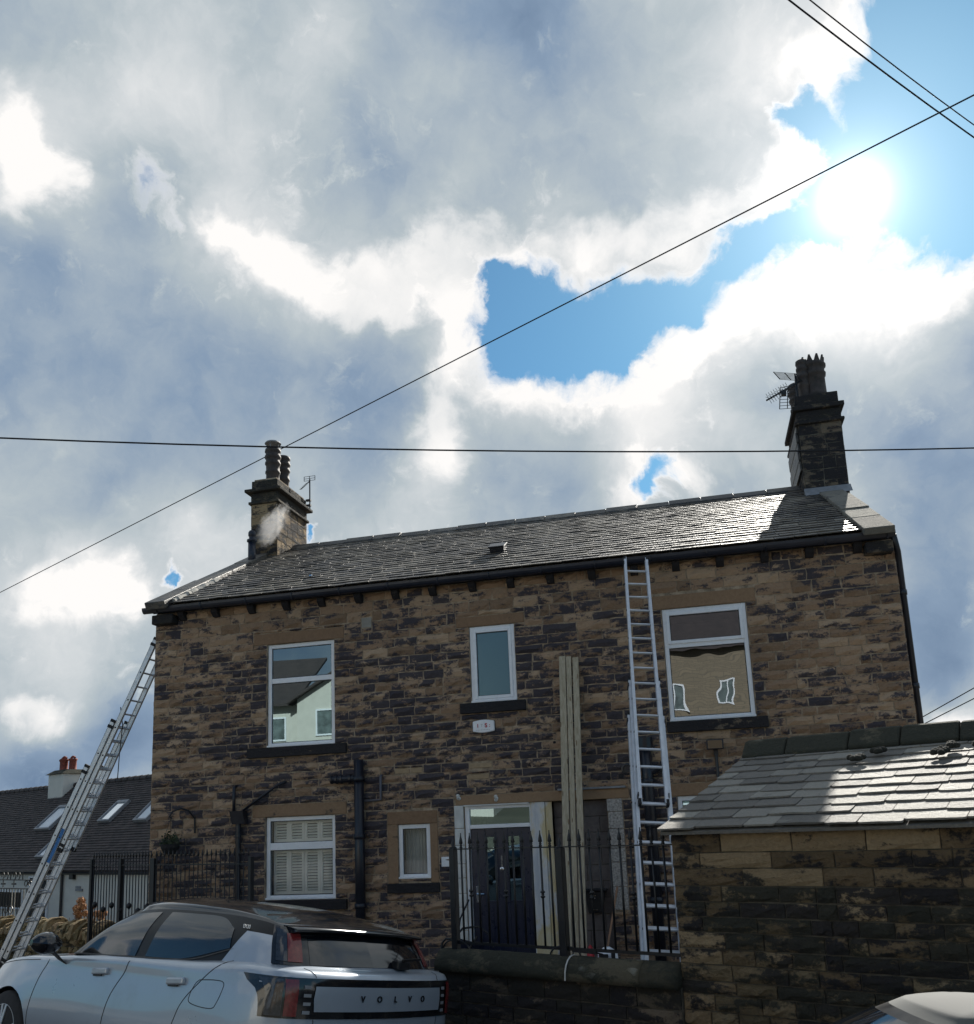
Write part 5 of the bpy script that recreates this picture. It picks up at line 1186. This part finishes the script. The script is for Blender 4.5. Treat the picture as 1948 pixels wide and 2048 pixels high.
# ------------------------------------------------------------------ houses across the street (behind the camera, seen mirrored in the glass)
CURTAINED = plain('curtained_glass', (.13, .16, .16), .08, var=.5, scale=3)
def opposite(name, label, c, ang, w, d, eh, rh, mat, gable_front, wins):
    cx, cy = c; gz = ground_z(cx, cy) - .2; M = Matrix.Translation((cx, cy, gz)) @ Matrix.Rotation(ang, 4, 'Z')   # local +Y faces the stone house
    t = thing(name, None, label, 'house', rot=M)
    mb = MB(); mb.box((-w/2, -d, -3), (w/2, 0, eh))
    if gable_front: mb.prism([(-w/2, -d, eh), (w/2, -d, eh), (0, -d, rh)], (0, d, 0)); mb.box((-w/2-7, -d+1, -3), (-w/2-.002, -.4, eh-.1))
    else: mb.prism([(-w/2, -d, eh), (-w/2, 0, eh), (-w/2, -d/2, rh)], (w, 0, 0))
    mb.build('wall', mat, t, org=(0, 0, 0))
    mb = MB(); e = .35
    if gable_front:
        mb.prism([(-w/2-7.2, .0, eh-.28), (-w/2-7.2, -d/2, eh+2.4), (-w/2-7.2, -d/2, eh+2.52), (-w/2-7.2, .0, eh-.16)], (7.1, 0, 0))
        for sg in (-1, 1): mb.prism([(0, .3, rh+.02), (sg*(w/2+e), .3, eh-.25), (sg*(w/2+e), .3, eh-.13), (0, .3, rh+.16)], (0, -d-.6, 0))
    else:
        for y0, sg in ((e, 1), (-d-e, -1)): mb.prism([(-w/2-.2, -d/2, rh+.02), (-w/2-.2, y0, eh-.2), (-w/2-.2, y0, eh-.08), (-w/2-.2, -d/2, rh+.14)], (w+.4, 0, 0))
    mb.build('roof', TILE, t, org=(0, 0, 0), tonecol=True)
    for (x, z, ww, hh, dv) in wins:
        mb = MB(); f_ = .07; yo = -.4 if x < -w/2 else 0
        mb.box((x, -.02, z), (x+f_, .05, z+hh)); mb.box((x+ww-f_, -.02, z), (x+ww, .05, z+hh)); mb.box((x+f_, -.018, z), (x+ww-f_, .048, z+f_)); mb.box((x+f_, -.018, z+hh-f_), (x+ww-f_, .048, z+hh))
        for k in range(1, dv): xx = x + ww * k / dv; mb.box((xx-.03, -.016, z+f_), (xx+.03, .046, z+hh-f_))
        wn = mb.build('window', UPVC, t, org=(0, -yo, 0)); mb = MB(); mb.box((x+f_, .002, z+f_), (x+ww-f_, .012, z+hh-f_)); mb.build('pane', CURTAINED, wn, org=(0, -yo, 0))
    return t
opposite('rendered_house', 'cream rendered gabled house mirrored in the upper left window', (-12.1, -21.5), R(-6), 8.0, 9, 5.1, 7.4, CREAMR, True, [(-3.2, .9, 1.5, 1.3, 2), (1.2, .9, 1.5, 1.3, 2), (-3.2, 3.5, .95, 1.1, 1), (1.9, 3.4, 1.2, 1.2, 2), (-1.75, 3.7, .4, .8, 1), (-5.9, 3.4, 1.3, 1.0, 1), (-.5, .1, .95, 2.0, 1)])
opposite('stone_cottage', 'brown stone house with a white window mirrored in the upper right window', (2.5, -25.5), R(-8), 12.0, 8, 7.4, 9.6, COURSED, False, [(-1.6, 4.9, .7, 1.0, 2), (-3.45, 4.6, .5, 1.1, 1), (4.6, 4.5, 1.2, 1.5, 2), (-4.4, .8, 1.4, 1.5, 2), (2.4, .8, 1.6, 1.5, 2), (-.6, .1, .95, 2.1, 1)])

# ------------------------------------------------------------------ cars
def catmull(P, n):
    """n samples per span through a list of vectors"""
    out = []; m = len(P)
    for i in range(m - 1):
        p0 = P[i-1] if i else P[i] * 2 - P[i+1]; p1, p2 = P[i], P[i+1]; p3 = P[i+2] if i + 2 < m else P[i+1] * 2 - P[i]
        for k in range(n):
            t = k / n; out.append(.5 * ((p1 * 2) + (p2 - p0) * t + (p0 * 2 - p1 * 5 + p2 * 4 - p3) * t * t + (p1 * 3 - p0 - p2 * 3 + p3) * t ** 3))
    out.append(P[-1]); return out
def netsurf(net, nu, nv):
    rows = [catmull([V(p) for p in r], nu) for r in net]
    cols = [catmull([rows[j][i] for j in range(len(rows))], nv) for i in range(len(rows[0]))]
    return cols      # [along][up]

def build_car(label, M, paint, roofmat, first, sx=1.0, sz=1.0):
    t = thing('parked_car', None, label, 'car', 'parked cars', rot=M); org = (0, 0, 0)
    S_ = lambda p: V((p[0] * sx, p[1], p[2] * sz))
    # control rows: nose centre -> left side -> rear centre, from the sill up to the belt
    X = [4.23, 4.19, 4.04, 3.74, 3.37, 3.0, 2.5, 2.0, 1.5, 1.1, .72, .40, .17, .06, -.005, -.03]
    Ylow = [0, .40, .66, .80, .84, .84, .83, .83, .83, .83, .84, .84, .76, .62, .32, 0]
    Ymid = [0, .44, .73, .875, .905, .90, .89, .89, .89, .90, .918, .91, .85, .70, .36, 0]
    Yhi  = [0, .44, .73, .87, .905, .905, .90, .90, .90, .905, .92, .912, .86, .70, .36, 0]
    Ysh  = [0, .42, .69, .81, .86, .872, .872, .872, .875, .885, .90, .89, .84, .69, .36, 0]
    Ybelt= [0, .40, .62, .74, .80, .81, .822, .826, .828, .83, .835, .825, .76, .645, .34, 0]
    Zb   = [.80, .82, .86, .91, .955, .985, 1.035, 1.075, 1.10, 1.12, 1.15, 1.165, 1.165, 1.165, 1.165, 1.165]
    Zs   = [.70, .72, .78, .84, .88, .905, .93, .95, .96, .975, 1.0, 1.05, 1.10, 1.115, 1.115, 1.115]
    Zh   = [.58, .58, .60, .63, .66, .67, .68, .69, .70, .71, .74, .80, .87, .88, .88, .88]
    dxb  = [-.16, -.14, -.10, -.04, 0, 0, 0, 0, 0, 0, 0, .0, .03, .09, .12, .13]   # belt row set forward/back
    dxs  = [-.04, -.04, -.03, 0, 0, 0, 0, 0, 0, 0, 0, 0, .0, .015, .02, .02]
    net = [[(x - (.05 if i < 3 else 0) + (.10 if i > 12 else 0), y, .22) for i, (x, y) in enumerate(zip(X, Ylow))],
           [(x, y, .46) for x, y in zip(X, Ymid)],
           [(x, y, z) for x, y, z in zip(X, Yhi, Zh)],
           [(x + d, y, z) for x, y, z, d in zip(X, Ysh, Zs, dxs)],
           [(x + d, y, z) for x, y, z, d in zip(X, Ybelt, Zb, dxb)]]
    # bonnet / deck rows closing to the centre line
    yc = [0, .2, .31, .37, .40, .41, .41, .41, .41, .41, .41, .41, .38, .32, .17, 0]
    net.append([(x + d * 1.4 - (.02 if i < 3 else 0), y, z + (.035 if i < 5 else .02)) for i, (x, d, y, z) in enumerate(zip(X, dxb, yc, Zb))])
    net.append([(x + d * 1.6, 0, z + (.05 if i < 5 else .02)) for i, (x, d, z) in enumerate(zip(X, dxb, Zb))])
    net = [[S_(p) for p in r] for r in net]
    NU, NV = 6, 5
    G = netsurf(net, NU, NV)
    def wheel_cut(p):
        for wx in (.74 * sx, 3.37 * sx):
            if (p.x - wx) ** 2 + (p.z - .34) ** 2 < .375 ** 2: return True
        return False
    def mirror(P): return [[V((p.x, -p.y, p.z)) for p in r] for r in P]
    # push grid points out of the wheel openings so the arches read round
    def arch(P):
        Q = []
        for r in P:
            row = []
            for p in r:
                q = p.copy()
                if p.y > .6:
                    for wx in (.74 * sx, 3.37 * sx):
                        d = V((p.x - wx, 0, p.z - .34)); L = d.length
                        if .20 < L < .375 and p.z > .2: q = p + d.normalized() * (.376 - L)
                row.append(q)
            Q.append(row)
        return Q
    GA = arch(G)
    mb = MB(); mb.smooth = True
    for P, fl in ((GA, False), (mirror(GA), True)):
        n, m = len(P), len(P[0]); ids = [[mb.vert(p) for p in r] for r in P]
        for i in range(n - 1):
            for j in range(m - 1):
                c = (P[i][j] + P[i+1][j] + P[i+1][j+1] + P[i][j+1]) / 4
                if abs(c.y) > .55 and wheel_cut(c): continue
                q = (ids[i][j], ids[i+1][j], ids[i+1][j+1], ids[i][j+1]); mb.face(q[::-1] if fl else q)
    body = mb.build('body', paint, t, org=org)
    me = body.data; bm = bmesh.new(); bm.from_mesh(me); bmesh.ops.remove_doubles(bm, verts=bm.verts, dist=.0004); bmesh.ops.recalc_face_normals(bm, faces=bm.faces); bm.to_mesh(me); bm.free()
    # greenhouse
    base = [(3.22, 0, .99), (3.10, .42, .985), (2.72, .775, 1.03), (2.35, .80, 1.05), (1.9, .808, 1.08), (1.4, .812, 1.10), (1.0, .812, 1.125), (.7, .805, 1.15), (.42, .785, 1.165), (.24, .70, 1.165), (.15, .42, 1.165), (.13, 0, 1.165)]
    mid_ = [(2.88, 0, 1.26), (2.78, .38, 1.25), (2.46, .705, 1.23), (2.2, .735, 1.26), (1.85, .748, 1.28), (1.4, .752, 1.30), (1.0, .752, 1.31), (.75, .75, 1.31), (.49, .735, 1.305), (.315, .665, 1.30), (.235, .40, 1.30), (.22, 0, 1.30)]
    cant = [(2.5, 0, 1.465), (2.42, .34, 1.455), (2.16, .60, 1.405), (1.98, .628, 1.425), (1.75, .642, 1.44), (1.4, .65, 1.45), (1.05, .652, 1.45), (.82, .655, 1.445), (.56, .655, 1.428), (.40, .622, 1.405), (.335, .38, 1.412), (.325, 0, 1.416)]
    edge = [(2.42, 0, 1.50), (2.34, .32, 1.492), (2.1, .555, 1.462), (1.95, .58, 1.478), (1.75, .595, 1.492), (1.4, .602, 1.50), (1.05, .602, 1.495), (.82, .602, 1.482), (.62, .60, 1.462), (.50, .575, 1.44), (.45, .36, 1.450), (.44, 0, 1.455)]
    inn  = [(2.3, 0, 1.525), (2.22, .2, 1.522), (2.05, .30, 1.53), (1.92, .31, 1.54), (1.72, .32, 1.548), (1.4, .32, 1.55), (1.08, .32, 1.54), (.86, .31, 1.522), (.74, .31, 1.505), (.66, .28, 1.49), (.63, .18, 1.485), (.62, 0, 1.485)]
    cen  = [(2.25, 0, 1.53), (2.2, 0, 1.535), (2.03, 0, 1.543), (1.9, 0, 1.55), (1.7, 0, 1.557), (1.4, 0, 1.558), (1.1, 0, 1.548), (.88, 0, 1.53), (.78, 0, 1.516), (.70, 0, 1.50), (.67, 0, 1.495), (.66, 0, 1.492)]
    H = netsurf([[S_(p) for p in r] for r in (base, mid_, cant, edge, inn, cen)], 6, 5)
    nv1 = 2 * 5   # up to the cant rail
    def half(P, name, mat, parent):
        mb = MB(); mb.smooth = True
        for Q, fl in ((P, False), (mirror(P), True)): mb.grid(Q, fl)
        o = mb.build(name, mat, parent, org=org); me = o.data; bm = bmesh.new(); bm.from_mesh(me); bmesh.ops.remove_doubles(bm, verts=bm.verts, dist=.0004); bmesh.ops.recalc_face_normals(bm, faces=bm.faces); bm.to_mesh(me); bm.free(); return o
    gh = half([r[:nv1 + 1] for r in H], 'glasshouse', PILLAR, t)
    rf = half([r[nv1:] for r in H], 'roof', roofmat, t)
    # surface lookup for fittings
    vs, fs = [], []
    for P in (GA, H):
        b0 = len(vs); n, m = len(P), len(P[0])
        for r in P: vs += [tuple(p) for p in r]
        for i in range(n - 1):
            for j in range(m - 1): a = b0 + i * m + j; fs.append((a, a + m, a + m + 1, a + 1))
    tree = BVHTree.FromPolygons([V(v) for v in vs], fs)
    def on_side(x, z, off=.004):
        h = tree.ray_cast(V((x * sx, 2.0, z * sz)), V((0, -1, 0)))
        if h[0] is None: return V((x * sx, .8, z * sz))
        n = h[1] if h[1].y > 0 else -h[1]
        return h[0] + n * off
    def on_rear(y, z, off=.004):
        sg = -1 if y < 0 else 1
        h = tree.ray_cast(V((-1.0, abs(y), z * sz)), V((1, 0, 0)))
        p = h[0] if h[0] is not None else V((.1, abs(y), z)); n = h[1] if h[1] is not None else V((-1, 0, 0))
        if n.x > 0: n = -n
        q = p + n * off; q.y *= sg; return q
    def side_patch(name, lo, hi, mat, parent, nx=14, nz=6, off=.004, both=True):
        """patch between two polylines (x,z) on the flank"""
        a = catmull([V((x, z, 0)) for x, z in lo], 6); b = catmull([V((x, z, 0)) for x, z in hi], 6)
        pick = lambda L, f: L[min(len(L)-1, int(f * (len(L)-1)))].lerp(L[min(len(L)-1, int(f * (len(L)-1)) + 1)], f * (len(L)-1) - int(f * (len(L)-1)))
        P = []
        for i in range(nx + 1):
            f = i / nx; p, q = pick(a, f), pick(b, f); P.append([on_side(*(p.lerp(q, k / nz).xy), off) for k in range(nz + 1)])
        o = None
        for Q, fl in ((P, False), (mirror(P), True)) if both else ((P, False),):
            mb = MB(); mb.smooth = True; mb.grid(Q, fl); o = mb.build(name, mat, parent, org=org)
        return o
    def side_line(name, pts, parent, r=.0035, mat=None, both=True, off=0.0):
        L = catmull([V((x, z, 0)) for x, z in pts], 8)
        for sg in ((1, -1) if both else (1,)):
            mb = MB(); P = [on_side(p.x, p.y, off) for p in L]; mb.tube([V((p.x, p.y * sg, p.z)) for p in P], r, 5); mb.build(name, mat or CARTRIM, parent, org=org)
    # side glass
    side_patch('side_window', [(2.60, 1.045), (2.4, 1.052), (2.1, 1.07), (1.80, 1.09)], [(2.57, 1.055), (2.36, 1.27), (2.16, 1.37), (1.77, 1.415)], CARGLASS, gh)
    side_patch('side_window', [(1.67, 1.10), (1.4, 1.112), (1.15, 1.135), (.74, 1.235)], [(1.64, 1.422), (1.35, 1.428), (1.0, 1.425), (.80, 1.36)], CARGLASS, gh)
    side_line('window_trim', [(2.68, 1.04), (2.3, 1.058), (1.8, 1.085), (1.3, 1.112), (1.05, 1.14), (.70, 1.235)], gh, .007)
    # painted rear quarter rising behind the window
    def hcol(i, j, off=.006):
        k = int(i); f = i - k; j0 = int(j); g_ = j - j0; k1 = min(k + 1, len(H) - 1); j1 = min(j0 + 1, len(H[0]) - 1)
        p_ = H[k][j0].lerp(H[k1][j0], f).lerp(H[k][j1].lerp(H[k1][j1], f), g_)
        n_ = (H[k1][j0] - H[k][j0]).cross(H[k][j1] - H[k][j0])
        if n_.length < 1e-9: return p_
        n_.normalize()
        if n_.dot(p_ - V((1.0, 0, 1.0))) < 0: n_ = -n_
        return p_ + n_ * off
    def gpatch(name, i0, i1, j0, j1, mat, parent, off, n=10, m=8, join=False):
        Q = [[hcol((i0(j_) if callable(i0) else i0) * (1 - u) + i1 * u, j_, off) for j_ in [j0 + (j1 - j0) * k / m for k in range(m + 1)]] for u in [k / n for k in range(n + 1)]]
        o = None; mb = MB(); mb.smooth = True
        for P_, fl in ((Q, False), (mirror(Q), True)):
            if not join: mb = MB(); mb.smooth = True
            mb.grid(P_, fl)
            if not join: o = mb.build(name, mat, parent, org=org)
        return mb.build(name, mat, parent, org=org) if join else o
    gpatch('rear_quarter', lambda j_: 40.5 + .62 * j_, 51.2, 0, 6.6, paint, body, .006)
    # shut lines, flap, handles
    side_line('shut_line', [(2.98, .42), (3.0, .6), (2.97, .8), (2.9, .97)], body); side_line('shut_line', [(1.90, .36), (1.93, .6), (1.90, .8), (1.80, .97), (1.76, 1.06)], body)
    side_line('shut_line', [(1.12, .55), (1.06, .75), (1.0, .87), (.84, 1.02), (.68, 1.14), (.60, 1.20)], body)
    side_line('shut_line', [(3.05, .955), (3.5, .905), (3.9, .83), (4.05, .76)], body)
    flap = [(.86, 1.02), (.70, 1.035), (.60, 1.03), (.59, .98), (.62, .90), (.66, .865), (.80, .86), (.92, .875), (.93, .92), (.90, .99), (.86, 1.02)]
    side_line('charge_flap_line', flap, body, .003, both=False)
    for x0 in (2.20, 1.22):
        for sg in (1, -1):
            p = on_side(x0, .945 if x0 > 2 else .975, 0); mb = MB(); d = on_side(x0 - .2, .965 if x0 > 2 else .995, 0) - p; dn = d.normalized()
            MM = Matrix((dn, V((0, 1, 0)), V((0, 0, 1)))).transposed().to_4x4(); MM.translation = p
            mb.box((0, -.01, -.024), (.20, .028, .024), MM)
            if sg < 0: mb.v = [(a, -b, c) for a, b, c in mb.v]
            hn = mb.build('door_handle', paint, body, org=org, bevel=.012)
            mb = MB(); mb.box((.02, .01, -.034), (.13, .018, -.022), MM)
            if sg < 0: mb.v = [(a, -b, c) for a, b, c in mb.v]
            mb.build('handle_recess', CARTRIM, hn, org=org)
    # mirrors
    for sg in (1, -1):
        mb = MB(); mb.smooth = True; P = []
        for i in range(9):
            u = i / 8; row = []
            for k in range(13):
                a = 2*PI*k/12; r_ = (math.sin(PI * min(.98, max(.02, u))) ** .45)
                row.append(V((2.72 - .09 * math.cos(a) * r_ * (1.0 if math.cos(a) > 0 else .75) , sg * (.90 + .24 * u), 1.10 + .085 * math.sin(a) * r_)) * 1.0)
            P.append([S_(p) for p in row])
        mb.grid(P, sg < 0); mb.face([mb.vert(p) for p in P[0]]); mb.face([mb.vert(p) for p in P[-1]]); mr = mb.build('door_mirror', CARBLACK, t, org=org)
        mb = MB(); mb.prism([S_(p) for p in ((2.78, sg*.84, .97), (2.62, sg*.86, .95), (2.66, sg*.98, 1.06), (2.76, sg*.97, 1.06))], (0, sg*.03, .01)); mb.build('mirror_arm', CARTRIM, mr, org=org, bevel=.01)
        mb = MB(); mb.tube([S_(p) for p in ((2.80, sg*.95, 1.085), (2.815, sg*1.03, 1.083), (2.79, sg*1.12, 1.08))], .006, 6); mb.build('mirror_strip', CHROME, mr, org=org)
    # wheels
    for wx in (.74, 3.37):
        for sg in (1, -1):
            c = V((wx * sx, sg * .80, .34)); mb = MB(); mb.smooth = True; mb.lathe(c - V((0, .11, 0)), [(.22, 0), (.325, .005), (.342, .03), (.342, .19), (.325, .215), (.22, .22)], 40, (0, 1, 0)); w_ = mb.build('wheel', RUBBER, t, org=org)
            mb = MB(); mb.smooth = True; mb.lathe(c + V((0, sg*.085, 0)), [(.245, 0), (.25, sg*.02), (.235, sg*.026), (.225, sg*.0)], 40, (0, 1, 0)); mb.smooth = False
            for k in range(5):
                a = 2*PI*k/5 + .3
                for da in (-.13, .13): mb.bar(c + V((.04*math.cos(a), sg*.11, .04*math.sin(a))), c + V((.235*math.cos(a+da), sg*.105, .235*math.sin(a+da))), .028, .02, up=(0, 1, 0))
            mb.lathe(c + V((0, sg*.10, 0)), [(.06, 0), (.06, sg*.02), (.03, sg*.025)], 16, (0, 1, 0)); mb.build('rim', ALU, w_, org=org)
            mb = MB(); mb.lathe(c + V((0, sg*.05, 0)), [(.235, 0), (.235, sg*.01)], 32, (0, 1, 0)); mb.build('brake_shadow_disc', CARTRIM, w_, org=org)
            ah = MB(); n = 20; ah.grid([[V((wx*sx + .37*math.cos(PI*(k/n)*1.16 - .25), sg*yy, .34 + .37*math.sin(PI*(k/n)*1.16 - .25))) for yy in (.55, .89)] for k in range(n+1)]); ah.build('arch_liner', CARTRIM, t, org=org)
    mb = MB(); mb.box((.3*sx, -.78, .2), (4.0*sx, .78, .5)); mb.build('floor_pan', CARTRIM, t, org=org)
    # rear: lights, black panel, window, spoiler
    def rear_patch(name, f, mat, parent, ny=16, nz=6, off=.004):
        """f(u,v) -> (y,z)"""
        mb = MB(); mb.smooth = True; mb.grid([[on_rear(*f(i / ny, k / nz), off) for k in range(nz + 1)] for i in range(ny + 1)]); return mb.build(name, mat, parent, org=org)
    pan = rear_patch('rear_panel', lambda u, v: (.885 - 1.77 * u, .872 + .240 * v), CARBLACK, t, 60, 6, .006)
    rear_patch('tailgate_plate', lambda u, v: ((.615 - 1.23 * u) * (1 - .015 * abs(2 * v - 1)), .915 + .150 * v + .0), paint, pan, 40, 6, .013)
    for sg in (1, -1):
        rear_patch('tail_light', lambda u, v: (sg * (.795 - .075 * u), .885 + .215 * v), REDLAMP, pan, 6, 8, .012)
        rear_patch('smoked_lens', lambda u, v: (sg * (.87 - .065 * u), .885 + .215 * v), CLEARLAMP, pan, 6, 8, .011)
        for k in range(4): rear_patch('lamp_bar', lambda u, v: (sg * (.685 - .05 * u), .90 + .05 * k + .02 * v), LEAD, pan, 4, 2, .012)
    glass = gpatch('rear_window', 57.6, 65.999, .5, 9.6, CARGLASS, gh, .006, 16, 10, join=True)
    cl_ = gpatch('light_pod', 51.0, 57.5, .25, 9.7, CARBLACK, gh, .010)
    gpatch('upper_tail_light', 54.2, 56.5, .9, 7.6, REDLAMP, cl_, .015, 4); gpatch('upper_lens', 52.0, 54.1, 1.0, 8.6, CLEARLAMP, cl_, .014, 4)
    # spoiler carrying the roof line out over the window
    def roof_z(x, y):
        h = tree.ray_cast(V((x * sx, abs(y), 3.0)), V((0, 0, -1))); return h[0].z / sz if h[0] is not None else 1.42
    P0 = []; n = 24
    for i in range(n + 1):
        y = .625 - 1.25 * i / n; k = 1 - (abs(y) / .625) ** 4; x0 = .27 - .035 * k; x1 = .66 - .02 * k; zr = 1.400 + .012 * k; top = []
        for t_ in (0, .25, .5, .75, 1.0):
            x = x1 + (x0 - x1) * t_; yy = y * (.93 + .07 * min(1, t_ * 1.6)); rz = roof_z(max(x, .47), yy * .97)
            top.append((x, yy, (rz + .003) * (1 - t_) + (zr + .006 * math.sin(PI * t_)) * t_ if t_ < 1 else zr))
        P0.append([S_(p_) for p_ in top + [(x0 - .004, y, zr - .014), (x0 + .04, y * .99, zr - .026), (.40, y * .97, 1.372), (.50, y * .9, 1.38)]])
    mb = MB(); mb.smooth = True; mb.grid(P0); mb.smooth = False
    for r_ in (P0[0], P0[-1]): mb.poly(r_)
    sp = mb.build('spoiler', CARBLACK, t, org=org)
    mb = MB(); mb.box((.30*sx, -.13, 1.3915*sz), (.33*sx, .13, 1.398*sz)); mb.build('brake_light_strip', REDLAMP, sp, org=org)
    # wiper and its motor cover
    p = on_rear(-.22, 1.185, .02); q = on_rear(-.42, 1.215, .03)
    mb = MB(); mb.box((p.x - .045, -.33, 1.175*sz), (p.x + .03, -.2, 1.235*sz)); wp = mb.build('wiper_motor', CARTRIM, t, org=org, bevel=.012); mb = MB(); mb.bar(p + V((-.045, -.02, .045)), q + V((-.03, -.05, .02)), .022, .014); mb.build('wiper_blade', CARTRIM, wp, org=org)
    # rear bumper cut line, tailgate shut lines
    def rear_line(pts, r=.003, nm='tailgate_line'):
        L = catmull([V((y, z, 0)) for y, z in pts], 8); mb = MB(); mb.tube([on_rear(p_.x, p_.y, 0) for p_ in L], r, 5); mb.build(nm, CARTRIM, body, org=org)
    rear_line([(.63, 1.165), (.60, 1.13), (.60, 1.115)]); rear_line([(-.63, 1.165), (-.60, 1.13), (-.60, 1.115)]); rear_line([(.60, .868), (.59, .8), (.55, .62), (.3, .58), (0, .575), (-.3, .58), (-.55, .62), (-.59, .8), (-.60, .868)])
    mb = MB(); c = on_rear(0, .72, .01); mb.box((c.x - .004, -.26, .665*sz), (c.x + .02, .26, .775*sz)); mb.build('plate_recess', CARTRIM, t, org=org)
    # headlights and screen
    mb = MB(); mb.smooth = True; mb.grid([[p_ + V((0.004, 0, .004)) for p_ in r[1:nv1]] for r in H[1:11]]); mb.grid([[V((p_.x + .004, -p_.y, p_.z + .004)) for p_ in r[1:nv1]] for r in H[1:11]], True); mb.build('windscreen', CARGLASS, gh, org=org)
    for sg in (1, -1):
        mb = MB(); P = [[(lambda h: (h[0] + V((.006, 0, 0))) if h[0] is not None else V((4.0, y, z)))(tree.ray_cast(V((6, y, z * sz)), V((-1, 0, 0)))) for z in (.62, .68, .74)] for y in (.42, .5, .58, .66)]; P = [[V((p_.x, p_.y * sg, p_.z)) for p_ in r] for r in P]; mb.grid(P, sg < 0); mb.build('headlight', CLEARLAMP, t, org=org)
    return t, on_rear, on_side, pan, gh

h2, l3, u3 = V((-.9111, .4108, .0348)), V((-.4003, -.9016, .164)), V((.0987, .1355, .9859))
CM = Matrix((h2, l3, u3)).transposed().to_4x4(); CM.translation = (-2.344, -6.990, -.101)
car, on_rear, on_side, pan, gh = build_car('grey blue metallic hatchback with a black roof parked below the house', CM, CARPAINT, CARBLACK, True)
for ch, y in zip('VOLVO', (.235, .085, -.07, -.225, -.375)):
    p = on_rear(y, .992, .017); q = on_rear(y - .03, .992, .017); dx = (q - p).normalized(); up = (on_rear(y, 1.01, .017) - on_rear(y, .975, .017)).normalized(); nn = dx.cross(up)
    MM = Matrix((dx, up, nn)).transposed().to_4x4(); MM.translation = p; textmesh('lettering', ch, .055, MM, BADGE, pan, ext=.003, bold=.0015)
p = on_side(.68, 1.375, .014); q = on_side(.62, 1.373, .014); dx = (q - p).normalized(); up = V((0, 0, 1)); nn = dx.cross(up).normalized(); up = nn.cross(dx)
MM = Matrix((dx, up, nn)).transposed().to_4x4(); MM.translation = p; textmesh('badge', 'EX30', .034, MM, WHITEPRINT, gh, ext=.001, bold=.0008)
CM2 = CM.copy(); CM2.translation = V((-2.344, -6.990, -.101)) + h2 * -5.80 + l3 * .03 - u3 * .035
build_car('dusty silver grey car whose roof edge shows at the bottom right corner', CM2, CARGREY, CARGREY, False, 1.0, .955)
